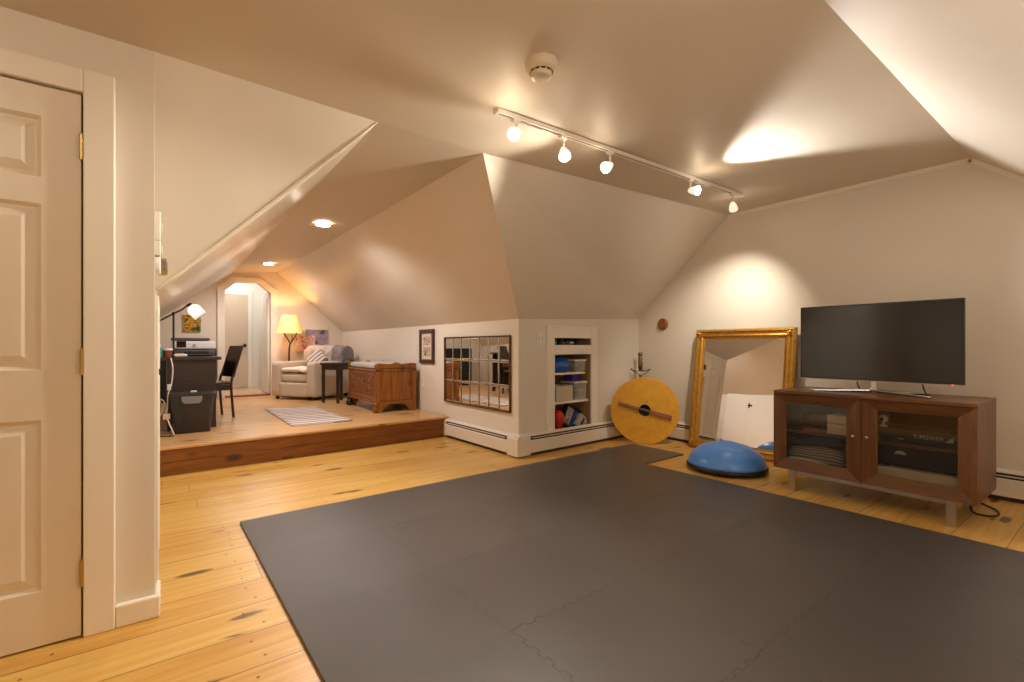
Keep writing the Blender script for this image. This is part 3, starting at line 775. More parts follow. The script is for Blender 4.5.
# upper shelf: blue pouch and clear tub
t = thing('gear_pouch', 'bright blue rounded pouch on the upper shelf of the built-in unit', 'pouch', inb(-0.115, 0.135, 0.772), BZ)
MB().pad(-0.125, 0.125, -0.12, 0.12, 0.0, 0.145, 0.065, 0.03, 12).build('pouch_body', M['bluebright'], t, smooth=True)
MB().tube([(-0.115, -0.02, 0.07), (-0.06, -0.118, 0.075), (0.06, -0.118, 0.075), (0.115, -0.02, 0.07)], 0.005, 8, 6).build('zip', M['blue'], t, smooth=True)
def tub(label, loc, wx, wy, hz, fillmat, seed, lid=True):
    t = thing('storage_tub', label, 'storage tub', loc, BZ, 'clear plastic tubs')
    mb = MB(); a, b = wx / 2, wy / 2; k = 0.9
    o = [(-a * k, -b * k), (a * k, -b * k), (a * k, b * k), (-a * k, b * k)]; q = [(-a, -b), (a, -b), (a, b), (-a, b)]
    V = [(x, y, 0.0) for x, y in o] + [(x, y, hz) for x, y in q] + [(x * 0.97, y * 0.97, 0.003) for x, y in o] + [(x * 0.97, y * 0.97, hz) for x, y in q]
    mb.add(V, [(0, 3, 2, 1), (0, 1, 5, 4), (1, 2, 6, 5), (2, 3, 7, 6), (3, 0, 4, 7), (8, 9, 10, 11), (8, 12, 13, 9), (9, 13, 14, 10), (10, 14, 15, 11), (11, 15, 12, 8), (4, 5, 13, 12), (5, 6, 14, 13), (6, 7, 15, 14), (7, 4, 12, 15)])
    mb.build('tub_body', M['bin'], t)
    mb = MB(); a += 0.006; b += 0.006
    mb.box(-a, a, -b, -b + 0.012, hz - 0.012, hz + 0.004); mb.box(-a, a, b - 0.012, b, hz - 0.012, hz + 0.004); mb.box(-a, -a + 0.012, -b + 0.012, b - 0.012, hz - 0.012, hz + 0.004); mb.box(a - 0.012, a, -b + 0.012, b - 0.012, hz - 0.012, hz + 0.004)
    mb.build('rim', M['white'], t, bevel=0.002)
    rnd = random.Random(seed); mb = MB()
    for n in range(14):
        p = (rnd.uniform(-wx * .32, wx * .32), rnd.uniform(-wy * .32, wy * .32), rnd.uniform(0.03, hz * 0.8))
        mb.tube([(p[0] - .03, p[1], p[2]), (p[0], p[1] + rnd.uniform(-.02, .02), min(hz * .88, p[2] + rnd.uniform(-.02, .03))), (p[0] + .03, p[1], p[2])], 0.012, 8, 3)
    c = mb.build('contents', fillmat, t, smooth=True); c['kind'] = 'stuff'
    return t
M['clutter'] = patches('jumbled odds and ends', [(70, 64, 58), (150, 140, 128), (60, 56, 60), (190, 180, 168)], 30, seed=4, smooth=False)
tub('clear plastic tub of small gear on the upper shelf, right of the blue pouch', inb(0.155, 0.14, 0.772), 0.17, 0.22, 0.13, M['clutter'], 2)
tub('clear plastic tub of odds and ends on the middle shelf under the purple box', inb(0.155, 0.125, 0.476), 0.19, 0.21, 0.19, M['clutter'], 5)
t = thing('storage_box', 'open-topped off-white box at the left of the middle shelf', 'storage box', inb(-0.10, 0.12, 0.476), BZ)
mb = MB(); mb.box(-0.125, 0.125, -0.10, 0.10, 0.0, 0.006); mb.box(-0.125, 0.125, -0.10, -0.094, 0.006, 0.16); mb.box(-0.125, 0.125, 0.094, 0.10, 0.006, 0.16); mb.box(-0.125, -0.119, -0.094, 0.094, 0.006, 0.16); mb.box(0.119, 0.125, -0.094, 0.094, 0.006, 0.16)
mb.build('box_body', M['whitebox'], t, bevel=0.002)
o = MB().box(-0.07, 0.06, -0.06, 0.06, 0.0, 0.085).build('storage_box', M['purple'], bevel=0.004); o.location = inb(0.13, 0.13, 0.672); o.rotation_euler = (0, 0, BZ + 0.1); tag(o, 'small purple box on top of the clear tub on the middle shelf', 'box')
o = MB().box(-0.075, 0.075, -0.05, 0.05, 0.0, 0.245).build('storage_box', M['greybox'], bevel=0.004); o.location = inb(-0.06, 0.275, 0.476); o.rotation_euler = (0, 0, BZ); tag(o, 'olive grey carton standing behind the off-white box on the middle shelf', 'box')
# bottom: red boxing gloves, two game boxes, card
def glove(label, x, y, z, rz, tilt):
    t = thing('boxing_glove', label, 'boxing glove', inb(x, y, z), BZ + rz, 'red boxing gloves')
    mtx = Matrix.Rotation(tilt, 4, 'X')
    mb = MB(); mb.sphere((0, 0, 0.175), 0.062, 20, 14, (0.95, 1.0, 1.15)); mb.lathe([(0.035, 0.0), (0.043, 0.03), (0.046, 0.08), (0.052, 0.12), (0.05, 0.16)], 20); mb.sphere((0.052, -0.02, 0.14), 0.028, 14, 10, (0.9, 0.9, 1.7))
    mb.build('glove_body', M['red'], t, smooth=True, mtx=mtx)
    mb = MB(); mb.lathe([(0.0, -0.002), (0.038, 0.0), (0.045, 0.012), (0.046, 0.05), (0.043, 0.055)], 20); mb.build('cuff', M['black'], t, smooth=True, mtx=mtx)
    return t
glove('red boxing glove at the front left of the bottom shelf, lower of the two', -0.15, 0.075, 0.134, 0.3, 0.05)
glove('red boxing glove leaning behind the front one on the bottom shelf', -0.075, 0.20, 0.134, -0.4, -0.1)
def game_box(label, x, y, z, rz, lean, w, h, d, face, marks):
    t = thing('game_box', label, 'box', inb(x, y, z), BZ + rz)
    mt = Matrix.Rotation(lean, 4, 'Y')
    MB().box(-w / 2, w / 2, -d / 2, d / 2, 0, h).build('carton', face, t, bevel=0.002, mtx=mt)
    for (a, b, c, e, m) in marks:
        MB().box(a, b, -d / 2 - 0.002, -d / 2, c, e).build('printed_panel', m, t, mtx=mt)
    return t
M['printgrey'] = patches('grey print', [(150, 138, 130), (190, 178, 168), (110, 96, 92)], 18, seed=8)
M['printyellow'] = pbr('yellow print', (214, 160, 40), 0.5); M['printblue'] = pbr('blue print', (40, 90, 180), 0.5); M['printsilver'] = patches('pale printed card', [(196, 186, 172), (170, 158, 148), (206, 198, 186)], 25, seed=1)
game_box('black printed game box tilted on the bottom shelf, blue and yellow picture on it', 0.055, 0.14, 0.165, 0.0, 0.5, 0.25, 0.245, 0.05, M['black'], [(-0.105, -0.01, 0.03, 0.21, M['printgrey']), (-0.09, -0.03, 0.035, 0.085, M['printyellow']), (0.015, 0.05, 0.03, 0.21, M['printblue']), (0.055, 0.085, 0.15, 0.20, M['printsilver'])])
game_box('pale printed box leaning at the right end of the bottom shelf', 0.165, 0.07, 0.155, 0.0, 0.72, 0.17, 0.15, 0.04, M['printsilver'], [(-0.03, 0.0, 0.05, 0.13, M['black']), (-0.075, -0.05, 0.02, 0.06, M['printgrey'])])
o = MB().box(-0.07, 0.07, -0.09, 0.09, 0, 0.03).build('flat_carton', M['cardboard'], bevel=0.002); o.location = inb(-0.11, 0.02 + 0.09 - 0.0, 0.1305); o.location = inb(-0.12, 0.25, 0.1305); o.rotation_euler = (0, 0, BZ); tag(o, 'flat brown carton lying behind the red gloves on the bottom shelf', 'box')

# ------------------------------------------------------------------ switches, dial, thermostat
def plate(name, label, loc, rz, w, h, rockers, group=None, cat='switch', dp=0.006):
    t = thing(name, label, cat, loc, rz, group)
    MB().box(-w / 2, w / 2, -dp, 0, -h / 2, h / 2).build('cover_plate', M['white'], t, bevel=0.003)
    for x in rockers:
        MB().box(x - 0.009, x + 0.009, -dp - 0.005, -dp, -0.02, 0.02).build('toggle', M['smoke'], t, bevel=0.002)
        for z in (-h * 0.4, h * 0.4): MB().cyl((x, -dp - 0.002, z), (x, -dp, z), 0.003, seg=10).build('screw', M['steel'], t)
    return t
plate('light_switch', 'double light switch plate on the wall left of the built-in shelves', (2.985, vn(2.985), 1.125), BZ, 0.115, 0.12, (-0.025, 0.025))
plate('light_switch', 'upper white switch plate peeping past the corner beside the closet door', (-0.045, 2.44, 1.535), PI / 2, 0.072, 0.118, (0.0,), 'switch plates stacked behind the closet corner', dp=0.034)
plate('light_switch', 'lower white switch plate peeping past the corner, right above the round dial', (-0.045, 2.44, 1.445), PI / 2, 0.072, 0.06, (0.0,), 'switch plates stacked behind the closet corner', dp=0.034)
t = thing('thermostat', 'round silver thermostat dial below the switch plates at the closet corner', 'thermostat', (-0.045, 2.445, 1.375))
MB().lathe([(0.042, 0), (0.042, 0.03), (0.036, 0.034)], 28, (0, 0, 0), (1, 0, 0)).build('base_ring', M['white'], t, smooth=True, auto=40)
MB().lathe([(0.036, 0.034), (0.034, 0.052), (0.028, 0.056), (0, 0.056)], 28, (0, 0, 0), (1, 0, 0)).build('dial', M['steel'], t, smooth=True, auto=40)
t = thing('wood_plaque', 'small round brown wooden disc on the gable wall above the shield', 'wall disc', (4.62, 3.318, 1.302))
MB().lathe([(0.068, 0), (0.068, 0.012), (0.060, 0.020), (0, 0.020)], 32, (0, 0, 0), (-1, 0, 0)).build('disc', M['copper'], t, smooth=True, auto=40)
MB().lathe([(0.052, 0.0), (0.050, 0.006), (0.044, 0.006)], 32, (-0.0195, 0, 0), (-1, 0, 0)).build('turned_ring', M['grip'], t, smooth=True, auto=40)
t = thing('wall_outlet', 'white power outlet low on the wall between the chest and the framed picture', 'outlet', (2.628, 5.46, 0.60), -PI / 2)
t.location = (2.6625, 5.52, 0.60)
MB().box(-0.036, 0.036, -0.006, 0, -0.058, 0.058).build('cover_plate', M['white'], t, bevel=0.003)
for z in (-0.024, 0.024): MB().box(-0.014, 0.014, -0.008, -0.006, z - 0.014, z + 0.014).build('socket', M['smoke'], t, bevel=0.002)

# ------------------------------------------------------------------ smoke detector, downlights, track light
def ceil_z(u, v):
    far = [cA, cB, cC, cD, cE]
    for p, q in zip(far, far[1:]):
        if p[0] <= u <= q[0]:
            s = (u - p[0]) / (q[0] - p[0]); fv = p[1] + (q[1] - p[1]) * s; fz = p[2] + (q[2] - p[2]) * s
            return 2.385 + (fz - 2.385) * (v - 0.745) / (fv - 0.745)
SD = (1.375, 1.635); sz = ceil_z(*SD)
t = thing('smoke_detector', 'round ivory smoke detector on the ceiling above the track light', 'smoke detector', (SD[0], SD[1], sz))
t.scale = (1.1, 1.1, 1.1)
MB().lathe([(0.068, 0.004), (0.069, -0.006), (0.066, -0.012), (0.064, -0.030), (0.052, -0.040)], 36).build('base', M['smoke'], t, smooth=True, auto=35)
MB().lathe([(0.046, -0.036), (0.046, -0.046), (0.040, -0.060), (0.032, -0.064), (0, -0.064)], 36).build('sensor_cap', M['smoke'], t, smooth=True, auto=35)
mb = MB()
for k in range(12):
    a = 2 * PI * k / 12; m = Matrix.Rotation(a, 4, 'Z')
    mb.box(0.044, 0.047, -0.008, 0.008, -0.046, -0.039, m)
mb.build('vent_slot', M['black'], t)
def downlight(label, u, v, z):
    t = thing('recessed_light', label, 'ceiling light', (u, v, z), 0, 'recessed lights in the hall ceiling')
    MB().lathe([(0.062, 0.002), (0.088, 0.0), (0.09, -0.004), (0.084, -0.009), (0.066, -0.006)], 32, cap=False).build('trim_ring', M['white'], t, smooth=True, auto=40)
    MB().lathe([(0.066, -0.004), (0.04, -0.0055), (0, -0.006)], 32, cap=False).build('lens', M['downlight'], t, smooth=True)
    return t
dl = downlight('recessed ceiling light in the hall, the nearer and larger of the two', 1.262, 4.85, 2.2495)
copy_thing(dl, (1.22, 7.62, 2.249), None, 'recessed ceiling light in the hall, the farther one near the octagon doorway')

def track():
    p0 = Vector((1.42, 2.05, 0)); p1 = Vector((4.03, 2.10, 0))
    p0.z = ceil_z(p0.x, p0.y) - 0.002; p1.z = ceil_z(p1.x, p1.y) - 0.002
    t = thing('track_light', 'white track light with five lamp heads on the ceiling', 'track light', tuple(p0))
    d = p1 - p0; q = d.to_track_quat('X', 'Z').to_matrix().to_4x4(); L = d.length
    mb = MB(); mb.box(0, L, -0.018, -0.006, -0.022, 0); mb.box(0, L, 0.006, 0.018, -0.022, 0); mb.box(0, L, -0.006, 0.006, -0.006, 0); mb.box(-0.006, 0, -0.019, 0.019, -0.023, 0); mb.box(L, L + 0.006, -0.019, 0.019, -0.023, 0)
    mb.build('rail', M['trim'], t, mtx=q)
    MB().box(0.005, L - 0.005, -0.006, 0.006, -0.019, -0.0175).build('conductor_slot', M['slot'], t, mtx=q)
    x = L * 0.76
    MB().box(x - 0.06, x + 0.10, -0.021, 0.021, -0.034, 0.0).build('feed_box', M['white'], t, bevel=0.004, mtx=q)
    heads = []
    for (s, dirv) in ((0.048, (-0.70, -0.66, -0.34)), (0.185, (-0.30, -0.50, -0.80)), (0.345, (-0.84, -0.14, -0.48)), (0.700, (-0.04, -0.92, -0.25)), (0.945, (0.85, 0.35, -0.52))):
        b = q @ Vector((L * s, 0, -0.022)); D = Vector(dirv).normalized()
        piv = b + Vector((0, 0, -0.085))
        mb = MB(); mb.box(b.x - 0.022, b.x + 0.022, b.y - 0.014, b.y + 0.014, b.z - 0.016, b.z + 0.004); mb.cyl(b + Vector((0, 0, -0.012)), piv, 0.006, seg=12); mb.sphere(piv, 0.011, 12, 8)
        hd = mb.build('lamp_head', M['white'], t, bevel=0.0)
        r1, l1 = 0.034, 0.075
        mb = MB(); back = piv - D * 0.012
        mb.lathe([(0.0, 0), (0.016, 0.0), (0.021, 0.012), (0.030, 0.04), (0.036, 0.078), (0.033, 0.078), (0.027, 0.042), (0.018, 0.016), (0, 0.016)], 24, back, D, cap=False)
        mb.build('bell_shade', M['bell'], hd, smooth=True, auto=50)
        mb = MB(); mb.lathe([(0.012, 0.018), (0.021, 0.04), (0.031, 0.072), (0.029, 0.080), (0.015, 0.085), (0, 0.086)], 20, back, D, cap=False)
        mb.build('bulb', M['bulb'] if s < 0.9 else M['bulbsoft'], hd, smooth=True)
        heads.append((p0 + back + D * 0.105, D))
    return t, heads
track_thing, HEADS = track()

# ------------------------------------------------------------------ gilt mirror leaning on the gable wall
def gilt_mirror():
    W, H = 0.985, 1.225
    lean = math.asin(0.150 / H)
    t = thing('standing_mirror', 'tall gilt-framed mirror leaning against the gable wall behind the blue dome', 'mirror', (4.43, 2.36, 0.0), 0)
    mt = Matrix.Rotation(lean, 4, 'Y')
    fw = 0.098
    # moulded profile: (distance inwards from outer edge, height towards the room)
    prof = [(0.0, 0.0), (0.0, 0.028), (0.012, 0.040), (0.026, 0.042), (0.034, 0.030), (0.052, 0.026), (0.068, 0.032), (0.076, 0.024), (0.086, 0.016), (fw, 0.012), (fw, 0.0)]
    mb = MB(); hw = W / 2; V = []; n = len(prof)
    for (cy, cz, sy, sz) in ((-hw, 0, 1, 1), (hw, 0, -1, 1), (hw, H, -1, -1), (-hw, H, 1, -1)):
        for (i, o) in prof: V.append((-o, cy + sy * i, cz + sz * i))
    F = []
    for c in range(4):
        for i in range(n - 1):
            a = c * n + i; b = ((c + 1) % 4) * n + i; F.append((a, b, b + 1, a + 1))
        a = c * n; b = ((c + 1) % 4) * n; F.append((a, a + n - 1, b + n - 1, b))
    mb.add(V, F); fr = mb.build('frame', M['gold'], t, mtx=mt)
    for (cy, cz) in ((-hw + .045, .045), (hw - .045, .045), (hw - .045, H - .045), (-hw + .045, H - .045)):
        mb = MB()
        for k in range(8):
            a = 2 * PI * k / 8; mb.sphere((-0.036, cy + 0.026 * math.cos(a), cz + 0.026 * math.sin(a)), 0.014, 8, 6, (0.8, 1, 1))
        mb.sphere((-0.042, cy, cz), 0.018, 10, 6)
        mb.build('corner_ornament', M['gold'], fr, smooth=True, mtx=mt)
    # beaded inner rim
    mb = MB(); s = 0.018
    for k in range(int((W - 2 * fw) / s)):
        y = -hw + fw + s * (k + 0.5)
        for z in (fw - 0.006, H - fw + 0.006): mb.sphere((-0.018, y, z), 0.007, 6, 4)
    for k in range(int((H - 2 * fw) / s)):
        z = fw + s * (k + 0.5)
        for y in (-hw + fw - 0.006, hw - fw + 0.006): mb.sphere((-0.018, y, z), 0.007, 6, 4)
    mb.build('beading', M['gold'], fr, smooth=True, mtx=mt)
    MB().box(-0.008, -0.004, -hw + fw - 0.004, hw - fw + 0.004, fw - 0.004, H - fw + 0.004).build('mirror_glass', M['mirror'], t, mtx=mt)
    MB().box(-0.003, 0.0, -hw + 0.01, hw - 0.01, 0.01, H - 0.01).build('backing', M['cardboard'], t, mtx=mt)
    return t
gilt_mirror()

# ------------------------------------------------------------------ window-pane mirror on the hall-side wall
def pane_mirror():
    v0, v1, z0, z1 = 3.655, 4.93, 0.40, 1.155
    ua, ub = 2.70 - (v0 - 3.545) * 0.0194, 2.70 - (v1 - 3.545) * 0.0194
    t = thing('window_pane_mirror', 'wide mirror of twenty-one small panes hung on the low wall by the step', 'mirror', ((ua + ub) / 2, (v0 + v1) / 2, z0), math.atan2(v1 - v0, ub - ua))
    W = v1 - v0; H = z1 - z0; hw = W / 2; d = 0.026; e = 0.011
    # local x runs along the wall away from the camera, +y into the room
    mb = MB()
    mb.box(-hw, hw, 0.002, d, 0, e); mb.box(-hw, hw, 0.002, d, H - e, H); mb.box(-hw, -hw + e, 0.002, d, e, H - e); mb.box(hw - e, hw, 0.002, d, e, H - e)
    fr = mb.build('frame', M['golddark'], t, bevel=0.003)
    mb = MB(); n, m = 7, 3; cw = (W - 2 * e) / n; ch = (H - 2 * e) / m
    for i in range(1, n): x = -hw + e + cw * i; mb.box(x - 0.0035, x + 0.0035, 0.012, 0.019, e, H - e)
    for j in range(1, m): z = e + ch * j; mb.box(-hw + e, hw - e, 0.012, 0.020, z - 0.006, z + 0.006)
    mb.build('muntins', M['bevelled'], t, bevel=0.002)
    mb = MB(); b = 0.012
    for i in range(n):
        for j in range(m):
            x0 = -hw + e + cw * i + 0.004; x1 = x0 + cw - 0.008; za = e + ch * j + 0.004; zb = za + ch - 0.008
            V = [(x0, 0.010, za), (x1, 0.010, za), (x1, 0.010, zb), (x0, 0.010, zb), (x0 + b, 0.0125, za + b), (x1 - b, 0.0125, za + b), (x1 - b, 0.0125, zb - b), (x0 + b, 0.0125, zb - b)]
            mb.add(V, [(0, 1, 5, 4), (1, 2, 6, 5), (2, 3, 7, 6), (3, 0, 4, 7), (4, 5, 6, 7)])
    mb.build('mirror_panes', M['mirror'], t)
    MB().box(-hw + 0.004, hw - 0.004, 0.0, 0.006, 0.004, H - 0.004).build('backing', M['black'], t)
    return t
pane_mirror()
def picture():
    v0, v1, z0, z1 = 5.19, 5.575, 0.836, 1.262; um = 2.70 - (5.38 - 3.545) * 0.0194
    t = thing('framed_picture', 'dark-framed narrow picture on the low wall above the chest', 'picture', (um, (v0 + v1) / 2, z0), math.atan2(1, -0.0194))
    hw = (v1 - v0) / 2; H = z1 - z0; f = 0.05
    mb = MB(); mb.box(-hw, hw, 0.002, 0.028, 0, f); mb.box(-hw, hw, 0.002, 0.028, H - f, H); mb.box(-hw, -hw + f, 0.002, 0.028, f, H - f); mb.box(hw - f, hw, 0.002, 0.028, f, H - f)
    mb.build('frame', M['frame'], t, bevel=0.006, seg=3)
    MB().box(-hw + f, hw - f, 0.002, 0.012, f, H - f).build('mount', M['matboard'], t)
    MB().box(-hw + f + 0.05, hw - f - 0.05, 0.012, 0.014, f + 0.04, f + 0.15).build('print', M['photo'], t)
    MB().box(-hw + f + 0.05, hw - f - 0.05, 0.012, 0.014, f + 0.175, H - f - 0.04).build('print', M['photo'], t)
picture()
def canvas(name, label, u0, u1, z0, z1, mat, off=0.0):
    t = thing(name, label, 'painting', ((u0 + u1) / 2, HV - off, z0))
    h = (u1 - u0) / 2
    MB().box(-h, h, -0.028, -0.001, 0, z1 - z0).build('stretched_canvas', M['soap'], t, bevel=0.002)
    MB().box(-h + 0.002, h - 0.002, -0.031, -0.028, 0.002, z1 - z0 - 0.002).build('painted_face', mat, t)
canvas('small_painting', 'small sunflower painting in yellow, red and green above the printer', 0.235, 0.455, 1.275, 1.532, M['sunflower'])
canvas('pink_painting', 'pale pink flower painting on the end wall above the armchair, lower left one', 1.80, 2.12, 0.96, 1.235, M['pink_art'], 0.034)
canvas('violet_painting', 'mauve grey painting behind the pink one on the hall end wall', 1.97, 2.335, 0.95, 1.345, M['violet_art'])

# ------------------------------------------------------------------ blue balance dome
t = thing('balance_trainer', 'blue half-ball balance trainer dome on the floor before the gilt mirror', 'balance dome', (3.845, 2.13, 0.0))
t.scale = (0.95, 0.95, 0.90)
MB().lathe([(0.30, 0.012), (0.322, 0.016), (0.335, 0.030), (0.335, 0.046), (0.325, 0.058), (0.30, 0.058)], 64).build('platform_rim', M['black'], t, smooth=True, auto=50)
mb = MB(); prof = [(0.325, 0.055)]
for k in range(1, 15):
    a = PI / 2 * k / 14; prof.append((0.320 * math.cos(a) if k < 14 else 0.0, 0.055 + 0.205 * math.sin(a)))
mb.lathe(prof, 64); mb.build('dome', M['blue'], t, smooth=True)
mb = MB()
for r, z in ((0.288, 0.055 + 0.205 * math.sqrt(1 - (0.288 / 0.32) ** 2)), (0.20, 0.055 + 0.205 * math.sqrt(1 - (0.20 / 0.32) ** 2)), (0.06, 0.055 + 0.205 * math.sqrt(1 - (0.06 / 0.32) ** 2))):
    mb.lathe([(r + 0.004, z - 0.002), (r + 0.002, z + 0.0035), (r - 0.003, z + 0.002)], 64, cap=False)
mb.build('moulded_ring', M['blue'], t, smooth=True)
mb = MB()
for k in range(4):
    a = PI / 2 * k + 0.3; mb.cyl((0.25 * math.cos(a), 0.25 * math.sin(a), 0.0), (0.25 * math.cos(a), 0.25 * math.sin(a), 0.014), 0.03)
mb.cyl((0, 0, 0.010), (0, 0, 0.03), 0.31, seg=48)
mb.build('base_plate', M['black'], t)

# ------------------------------------------------------------------ shield and sword in the corner
def shield():
    Rr = 0.358
    rz = math.atan2(-0.62, -0.78)          # facing the room
    t = thing('wooden_shield', 'round plywood shield leaning back-side out in the corner', 'shield', (4.135, 3.20, 0.0), rz)
    # local +x faces out; lean back
    mt = Matrix.Rotation(R(-7), 4, 'Y') @ Matrix.Translation((0, 0, Rr))
    mb = MB(); seg = 72; hole = 0.062; V = []; F = []
    for k in range(seg):
        a = 2 * PI * k / seg
        for (r, x) in ((Rr, 0.006), (Rr - 0.004, 0.010), (hole, 0.010), (hole, -0.006), (Rr - 0.004, -0.006), (Rr, -0.003)): V.append((x, r * math.cos(a), r * math.sin(a)))
    for k in range(seg):
        for i in range(6): F.append((k * 6 + i, k * 6 + (i + 1) % 6, ((k + 1) % seg) * 6 + (i + 1) % 6, ((k + 1) % seg) * 6 + i))
    mb.add(V, F); mb.build('board', M['plywood'], t, mtx=mt)
    mb = MB(); mb.lathe([(0.066, 0.0), (0.062, -0.012), (0.052, -0.04), (0.03, -0.06), (0, -0.066)], 32, (-0.004, 0, 0), (1, 0, 0), cap=False); mb.build('boss', M['iron'], t, smooth=True, mtx=mt)
    mg = mt @ Matrix.Rotation(R(-14), 4, 'X')
    V = []; 
    mb = MB(); mb.box(0.010, 0.034, -0.285, -0.06, -0.018, 0.018); mb.box(0.014, 0.034, -0.06, 0.06, -0.012, 0.012); mb.box(0.010, 0.034, 0.06, 0.285, -0.022, 0.022)
    g = mb.build('grip', M['grip'], t, bevel=0.005, mtx=mg)
    MB().cyl((0.024, -0.058, 0), (0.024, 0.058, 0), 0.0155, seg=16).build('grip_wrap', M['iron'], g, mtx=mg)
    for k in range(6):
        a = 2 * PI * k / 6 + 0.35
        MB().sphere((0.010, 0.088 * math.cos(a), 0.088 * math.sin(a)), 0.006, 10, 6, (0.5, 1, 1)).build('rivet', M['black'], t, smooth=True, mtx=mt)
    return t
shield()
def sword():
    b = Vector((4.46, 3.50, 0.004)); p = Vector((4.50, 3.545, 0.98)); d = (p - b).normalized()
    t = thing('sword', 'sword standing point-down in the corner, its hilt above the shield', 'sword', tuple(b))
    q = Vector((0, 0, 1)).rotation_difference(d).to_matrix().to_4x4() @ Matrix.Rotation(R(-38), 4, 'Z')
    L = (p - b).length
    mb = MB(); w = 0.02
    V = [(0, 0, 0.0)] + [(x, y, z) for z in (0.06, L - 0.27) for x, y in ((-w, 0), (0, -0.004), (w, 0), (0, 0.004))]
    mb.add(V, [(0, 2, 1), (0, 3, 2), (0, 4, 3), (0, 1, 4), (1, 2, 6, 5), (2, 3, 7, 6), (3, 4, 8, 7), (4, 1, 5, 8), (5, 6, 7, 8)]); mb.build('blade', M['sword'], t, mtx=q)
    mb = MB(); z = L - 0.215; mb.tube([(-0.105, 0, z + 0.012), (-0.06, 0, z), (0, 0, z - 0.002), (0.06, 0, z), (0.105, 0, z + 0.012)], 0.008, 10, 4)
    mb.tube([(-0.105, 0, z + 0.010), (-0.06, -0.03, z - 0.03), (0, -0.045, z - 0.055), (0.06, -0.03, z - 0.03), (0.105, 0, z + 0.010)], 0.006, 8, 4); mb.sphere((-0.107, 0, z + 0.012), 0.012, 10, 6); mb.sphere((0.107, 0, z + 0.012), 0.012, 10, 6)
    mb.build('crossguard', M['sword'], t, smooth=True, mtx=q)
    MB().lathe([(0.022, L - 0.21), (0.027, L - 0.14), (0.023, L - 0.05), (0.020, L - 0.045)], 14).build('hilt_grip', M['swordgrip'], t, smooth=True, mtx=q)
    MB().lathe([(0.012, L - 0.05), (0.026, L - 0.038), (0.030, L - 0.022), (0.024, L - 0.008), (0.008, L), (0, L + 0.002)], 16).build('pommel', M['sword'], t, smooth=True, mtx=q)
sword()

# ------------------------------------------------------------------ walnut media console, what it holds, television
CU0, CU1, CV0, CV1, CZ0, CZ1 = 3.64, 4.19, 0.562, 1.651, 0.152, 0.722
def console():
    t = thing('media_console', 'low walnut media console with two glass doors on steel legs', 'media console', ((CU0 + CU1) / 2, (CV0 + CV1) / 2, 0))
    hx, hy = (CU1 - CU0) / 2, (CV1 - CV0) / 2; th = 0.022
    mb = MB(); mb.box(-hx, hx, -hy, hy, CZ1 - th, CZ1); tp = mb.build('top', M['walnut'], t, bevel=0.002)
    MB().box(-hx + 0.022, hx, -hy, -hy + th, CZ0, CZ1 - th).build('side_panel', M['walnutv'], t, bevel=0.001)
    MB().box(-hx + 0.022, hx, hy - th, hy, CZ0, CZ1 - th).build('side_panel', M['walnutv'], t, bevel=0.001)
    MB().box(-hx + 0.022, hx, -hy + th, hy - th, CZ0, CZ0 + th).build('bottom_panel', M['walnut'], t)
    MB().box(hx - 0.012, hx, -hy + th, hy - th, CZ0 + th, CZ1 - th).build('back_panel', M['walnut'], t)
    MB().box(-hx + 0.03, hx - 0.012, -0.011, 0.011, CZ0 + th, CZ1 - th).build('divider', M['walnutv'], t)
    MB().box(-hx + 0.06, hx - 0.012, 0.011, hy - th, 0.418, 0.436).build('shelf', M['walnut'], t)
    MB().box(-hx + 0.06, hx - 0.012, -hy + th, -0.011, 0.418, 0.436).build('shelf', M['walnut'], t)
    for (y0, y1, ks) in ((0.002, hy, 1), (-hy, -0.002, -1)):
        z0, z1 = CZ0, CZ1 - th - 0.002
        fw = 0.083
        O = [(y0, z0), (y1, z0), (y1, z1), (y0, z1)]; I = [(y0 + fw, z0 + fw * 0.95), (y1 - fw, z0 + fw * 0.95), (y1 - fw, z1 - fw * 0.75), (y0 + fw, z1 - fw * 0.75)]
        xf = -hx; V = [(xf, a, b) for a, b in O] + [(xf + 0.013, a, b) for a, b in I] + [(xf + 0.021, a, b) for a, b in O] + [(xf + 0.021, a, b) for a, b in I]
        F = []
        for i in range(4):
            j = (i + 1) % 4
            F += [(i, j, 4 + j, 4 + i), (12 + i, 12 + j, 8 + j, 8 + i), (i, 8 + i, 8 + j, j), (4 + i, 4 + j, 12 + j, 12 + i)]
        dr = MB().add(V, F).build('door', M['walnut'], t)
        dr.data.materials.append(M['walnutv'])
        for pl in dr.data.polygons:
            c = pl.center
            fy = min(c.y - y0, y1 - c.y); fz = min(c.z - z0, z1 - c.z)
            if fy < fz: pl.material_index = 1
        MB().box(xf + 0.014, xf + 0.018, I[0][0] - 0.006, I[1][0] + 0.006, I[0][1] - 0.006, I[2][1] + 0.006).build('glass_pane', M['clear'], dr)
        yk = y0 + 0.036 if ks > 0 else y1 - 0.036
        mb = MB(); mb.lathe([(0.005, 0), (0.005, 0.012), (0.011, 0.018), (0.010, 0.026), (0, 0.027)], 16, (xf + 0.003, yk, 0.455 if ks > 0 else 0.458), (-1, 0, 0)); mb.build('knob', M['chrome'], dr, smooth=True, auto=50)
    for y in (-hy + 0.115, hy - 0.115):
        for x in (-hx + 0.03, hx - 0.06):
            MB().box(x - 0.006, x + 0.006, y - 0.022, y + 0.022, 0.0, CZ0).build('leg', M['steel'], t, bevel=0.002)
        MB().box(-hx + 0.036, hx - 0.066, y - 0.02, y + 0.02, CZ0 - 0.012, CZ0).build('cross_bar', M['steel'], t)
    MB().box(-hx + 0.026, -hx + 0.042, -hy + 0.138, hy - 0.138, CZ0 - 0.03, CZ0 - 0.001).build('front_rail', M['steel'], t, bevel=0.002)
    return t
console()
